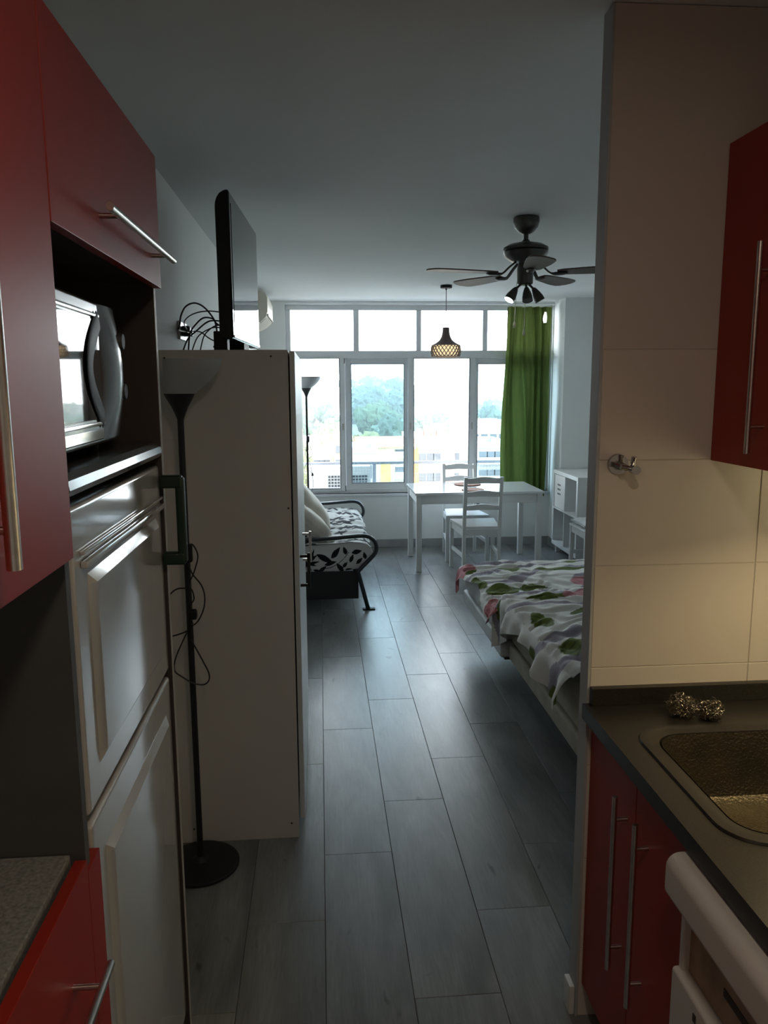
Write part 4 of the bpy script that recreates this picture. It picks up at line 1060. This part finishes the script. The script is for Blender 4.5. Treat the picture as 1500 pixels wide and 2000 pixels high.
# ------------------------------------------------------------------ town and hills
def ridge(u):
    if u < .095: return .0015 - .002 * sin(u * 60)
    return .0015 - .030 * min(1, (u - .095) / .07)
def terr(x, y):
    u = x / max(y, 1)
    t_ = min(1, max(0, (y - 190) / 720)); t_ = t_ * t_ * (3 - 2 * t_)
    top = 1.7 + (ridge(u) - .008) * 910
    return -27 + (top + 27) * t_ + 3 * noise.noise(Vector((x / 90, y / 90, 0))) * t_
HILL = M('dry_green_hillside', (.10, .12, .07), .95, nscale=.02, col2=(.22, .20, .13))
TREE = [M('pine_green_foliage', (.035, .070, .035), .9, nscale=.5, col2=(.07, .11, .05)), M('olive_foliage', (.10, .115, .05), .9, nscale=.5, col2=(.16, .16, .08)), M('bluish_green_foliage', (.04, .075, .055), .9, nscale=.5, col2=(.075, .115, .08))]
TRUNK = M('brown_bark', (.08, .05, .03), .9)
STREET = M('street_ground', (.20, .19, .18), .9, nscale=.05, namt=.2)
b = MB()
def tf(u, v):
    y = 60 + 1040 * v ** 1.3; x = (-.32 + .75 * u) * y - 30 + 60 * u
    return Vector((x, y, terr(x, y)))
b.grid(tf, 60, 70); b.build('hillside', HILL, None, kind='structure')
MB().box(-700, 900, 8.5, 75, -28.2, -27).build('street', STREET, None, smooth=False, kind='structure')

def tree_proto(m, seed, wide):
    t = thing('tree', 'leafy tree on the hazy hillside beyond the houses', 'tree', (0, 0, 0), 'trees on the hillside')
    b = MB(); r_ = random.Random(seed)
    for k in range(7):
        c_ = Vector((r_.uniform(-.45, .45) * wide, r_.uniform(-.45, .45) * wide, r_.uniform(.45, 1.15)))
        g = bmesh.ops.create_icosphere(b.bm, subdivisions=3, radius=r_.uniform(.32, .55))
        for v in g['verts']:
            n_ = noise.noise(v.co * 4.5 + Vector((seed, k, 0))) + .6 * noise.noise(v.co * 13 + Vector((seed, k, 3))); v.co = v.co * (1 + .5 * n_) + c_
    b.build('crown', m, t, smooth=False)
    MB().tube([(0, 0, -.4), (.02, 0, .2), (0, .02, .7)], [.09, .07, .04], 6).build('trunk', TRUNK, t)
    return t
protos = [tree_proto(TREE[0], 1, 1.0), tree_proto(TREE[1], 2, 1.2), tree_proto(TREE[2], 3, 1.0)]
used = set(); rt_ = random.Random(21); ntree = 0
def put(i, x, y, s_):
    global ntree
    t = protos[i] if i not in used else copy_tree(protos[i]); used.add(i)
    t.location = (x, y, terr(x, y) - .1 * s_); t.scale = (s_, s_, s_ * rt_.uniform(.85, 1.25)); t.rotation_euler.z = rt_.uniform(0, 6.28)
    ntree += 1
placed = []
tries = 0
while ntree < 290 and tries < 60000:
    tries += 1
    v = rt_.random(); u = rt_.uniform(-.045, .26)
    y = 170 + 740 * v ** .85
    x = u * y
    if -.002 < u < .042 and 420 < y < 720: continue
    s_ = rt_.uniform(4.2, 6.5) * (1 + y / 1100)
    if .045 < u < .11 and y < 650: s_ *= 1.2
    if any((x - a) ** 2 + (y - c) ** 2 < (1.25 * (s_ + q)) ** 2 for a, c, q in placed): continue
    placed.append((x, y, s_))
    i = 2 if (.04 < u < .11 and rt_.random() < .6) else (0 if rt_.random() < .4 else 1)
    put(i, x, y, s_)

HWHITE = M('white_house_plaster', (.62, .60, .56), .85, nscale=.4); ROOFT = M('terracotta_roof', (.42, .17, .09), .85, nscale=1, namt=.2)
WINM = M('dark_window_opening', (.10, .11, .12), .3)
rh = random.Random(8)
def small_house(x, y, w_, d_, h_, ang, lab, grp):
    t = thing('house', lab, 'house', (x, y, terr(x, y)), grp)
    z = terr(x, y)
    MB().box(x - w_ / 2, x + w_ / 2, y - d_ / 2, y + d_ / 2, z - 6, z + h_).build('wall', HWHITE, t, smooth=False)
    b = MB(); b.prism([(y - d_ / 2 - .4, z + h_), (y + d_ / 2 + .4, z + h_), (y, z + h_ + d_ * .22)], 0, x - w_ / 2 - .4, x + w_ / 2 + .4); b.build('roof', ROOFT if rh.random() < .35 else HWHITE, t, smooth=False)
    b = MB()
    for k in range(3): b.box(x - w_ / 2 + w_ * (.2 + .3 * k) - .7, x - w_ / 2 + w_ * (.2 + .3 * k) + .7, y - d_ / 2 - .1, y - d_ / 2 + .05, z + h_ * .4, z + h_ * .75)
    b.build('windows', WINM, t, smooth=False)
    t.rotation_euler.z = 0
for k in range(46):
    u = rh.uniform(-.002, .042); y = rh.uniform(420, 720); small_house(u * y, y, rh.uniform(8, 14), rh.uniform(8, 11), rh.uniform(4, 8), 0, 'small white house in the cluster on the hillside', 'white houses on the hillside')
for k in range(22):
    u = rh.uniform(.045, .12); y = rh.uniform(740, 880); small_house(u * y, y, rh.uniform(9, 18), 9, rh.uniform(4, 7), 0, 'small white house along the top of the hill', 'white houses along the ridge')
for k in range(14):
    u = rh.uniform(-.03, .045); y = rh.uniform(190, 300); small_house(u * y, y, rh.uniform(7, 11), 8, rh.uniform(4, 8), 0, 'low house among the trees behind the nearest blocks', 'low houses behind the blocks')

def block(x0, x1, y, top, col, lab, wins, extra=None, roof=None, base=-27.5, depth=12):
    m = M('plaster', col, .85, nscale=.6, namt=.05)
    t = thing('apartment_block', lab, 'building', ((x0 + x1) / 2, y + depth / 2, -27))
    MB().box(x0, x1, y, y + depth, base, top).build('wall', m, t, smooth=False)
    MB().box(x0 - .2, x1 + .2, y - .2, y + .15, top, top + .7).box(x0 - .2, x1 + .2, y + depth - .15, y + depth + .2, top, top + .7).box(x0 - .2, x0 + .1, y, y + depth, top, top + .7).box(x1 - .1, x1 + .2, y, y + depth, top, top + .7).build('parapet', m, t, smooth=False)
    if roof: MB().prism([(y - .8, top + .3), (y + depth + .8, top + .3), (y + depth / 2, top + 1.5)], 0, x0 - .5, x1 + .5).build('roof', ROOFT, t, smooth=False)
    me = None
    for (cx, cz, w_, h_) in wins:
        f = MB().box(cx - w_ / 2, cx + w_ / 2, y - .12, y + .05, cz - h_ / 2, cz + h_ / 2).build('window', WINM, t, smooth=False)
    if extra: extra(t, y, top)
    return t
def winrow(xs, zs, w_=1.1, h_=1.3): return [(x, z, w_, h_) for x in xs for z in zs]
YEL = M('yellow_plaster', (.72, .50, .14), .85, nscale=.6); ORG = M('orange_plaster', (.62, .30, .10), .85, nscale=.6); PINK = M('salmon_panel', (.66, .30, .20), .8, nscale=.6); BRN = M('brown_roof_gear', (.28, .16, .12), .8, nscale=2)
def exA(t, y, top):
    MB().box(8.6, 10.0, y - .25, y + .02, -27, top - 1.8).build('yellow_bay', YEL, t, smooth=False)
    MB().box(7.0, 7.9, y - .22, y + .02, -27, -9).build('orange_bay', ORG, t, smooth=False)
    for z in (-8.6, -11.6, -14.6, -17.6): MB().box(10.6, 13.0, y - 1.2, y, z, z + .9).build('balcony', HWHITE, t, smooth=False)
block(5.6, 13.4, 112, -7.4, (.66, .60, .44), 'cream apartment block with a yellow bay and orange roof', winrow((6.3, 11.2, 12.3), (-7.6, -10.6, -13.4, -16.2)), exA, roof=True)
def exP(t, y, top):
    for k in range(4): MB().box(4.2 + k * .62, 4.35 + k * .62, y - .3, y - .1, -20, top - 1.2).build('column', HWHITE, t, smooth=False)
block(3.9, 6.5, 92, -6.2, (.50, .50, .48), 'low grey building with pale columns in front of the cream block', winrow((4.55, 5.2, 5.8), (-8.4, -11.0), .35, 1.6), exP, depth=9)
def exB(t, y, top):
    MB().box(18.4, 20.2, y - .25, y + .02, -27, top - 1.6).build('salmon_panel', PINK, t, smooth=False)
    MB().box(13.9, 14.8, y - .25, y + .02, -27, top - .8).build('orange_panel', ORG, t, smooth=False)
    for k, (x, h_) in enumerate(((15.0, 1.6), (16.0, 2.2), (17.1, 1.4), (18.0, 1.9))): MB().box(x, x + .7, y + 3, y + 4, top, top + h_).build('roof_gear', BRN, t, smooth=False)
    MB().cyl((19.3, y + 4, top), (19.3, y + 4, top + 6), .06, seg=6).build('antenna', RAILM, t)
block(13.7, 22.4, 118, -6.6, (.72, .66, .58), 'white apartment block with a salmon panel and roof gear', winrow((15.4, 16.6, 17.6, 20.9, 21.8), (-9.2, -12.2, -15.2, -18.2)), exB)
def exC(t, y, top):
    for z in (-8.4, -10.8, -13.2, -15.6, -18.0): MB().box(20.2, 24.4, y - 1.3, y, z, z + .8).build('balcony', COND, t, smooth=False)
block(20.0, 24.6, 100, -6.4, (.46, .44, .42), 'grey apartment block with long balconies right of the white block', winrow((21, 22, 23, 24), (-7.5, -9.9, -12.3, -14.7)), exC)
block(24.4, 31, 128, -5.0, (.68, .62, .50), 'pale block behind the grey balcony block', winrow((25.5, 27, 28.5, 30), (-7, -10, -13)), None)
block(-6.5, -2.3, 84, -4.2, (.62, .36, .18), 'orange brick block at the left edge of the window', winrow((-5.6, -4.4, -3.1), (-6, -9, -12)), None)
block(2.6, 5.6, 140, -8.0, (.42, .33, .22), 'brown building left of the cream block', winrow((3.2, 4.2, 5.0), (-9.6, -12)), None)
block(-1.4, 2.0, 150, -11.4, (.62, .56, .52), 'low pale building with a flat roof among trees', winrow((-.8, .2, 1.2), (-13,)), None)
block(-2.0, .6, 60, -2.6 - 5.6, (.55, .38, .30), 'pinkish brick building just beyond the balcony', winrow((-1.5, -.6, .2), (-11, -14)), None)
for i, (x, y, s_) in enumerate(((1.6, 120, 2.6), (3.2, 118, 2.2), (-.5, 118, 2.8), (9, 160, 5), (14, 165, 6), (18, 170, 6), (26, 160, 5))):
    t = copy_tree(protos[1]); t.location = (x, y, -27 + (10 if y < 130 else 12) - 1); t.scale = (s_, s_, s_)
    t['group'] = 'trees between the blocks'; t['label'] = 'yellow-green tree between the apartment blocks'
    MB().cyl((x, y, -27), (x, y, t.location.z), .25, seg=6)
    t.scale = (s_, s_, s_)
    t.location.z = terr(x, y) + .4 * s_

# ------------------------------------------------------------------ morning haze over the town
hz = bpy.data.materials.new('morning_haze'); hz.use_nodes = True; t = hz.node_tree; t.nodes.clear()
o_ = t.nodes.new('ShaderNodeOutputMaterial'); vs_ = t.nodes.new('ShaderNodeVolumeScatter')
vs_.inputs['Density'].default_value = .0006; vs_.inputs['Anisotropy'].default_value = .2; vs_.inputs['Color'].default_value = (.92, .96, 1, 1)
t.links.new(vs_.outputs[0], o_.inputs['Volume'])
MB().box(-700, 900, 155, 1080, -29, 60).build('morning_haze', hz, None, smooth=False, kind='stuff')
bpy.data.objects['morning_haze']['label'] = 'thin pale morning haze over the wooded hills beyond the blocks'; bpy.data.objects['morning_haze']['category'] = 'haze'
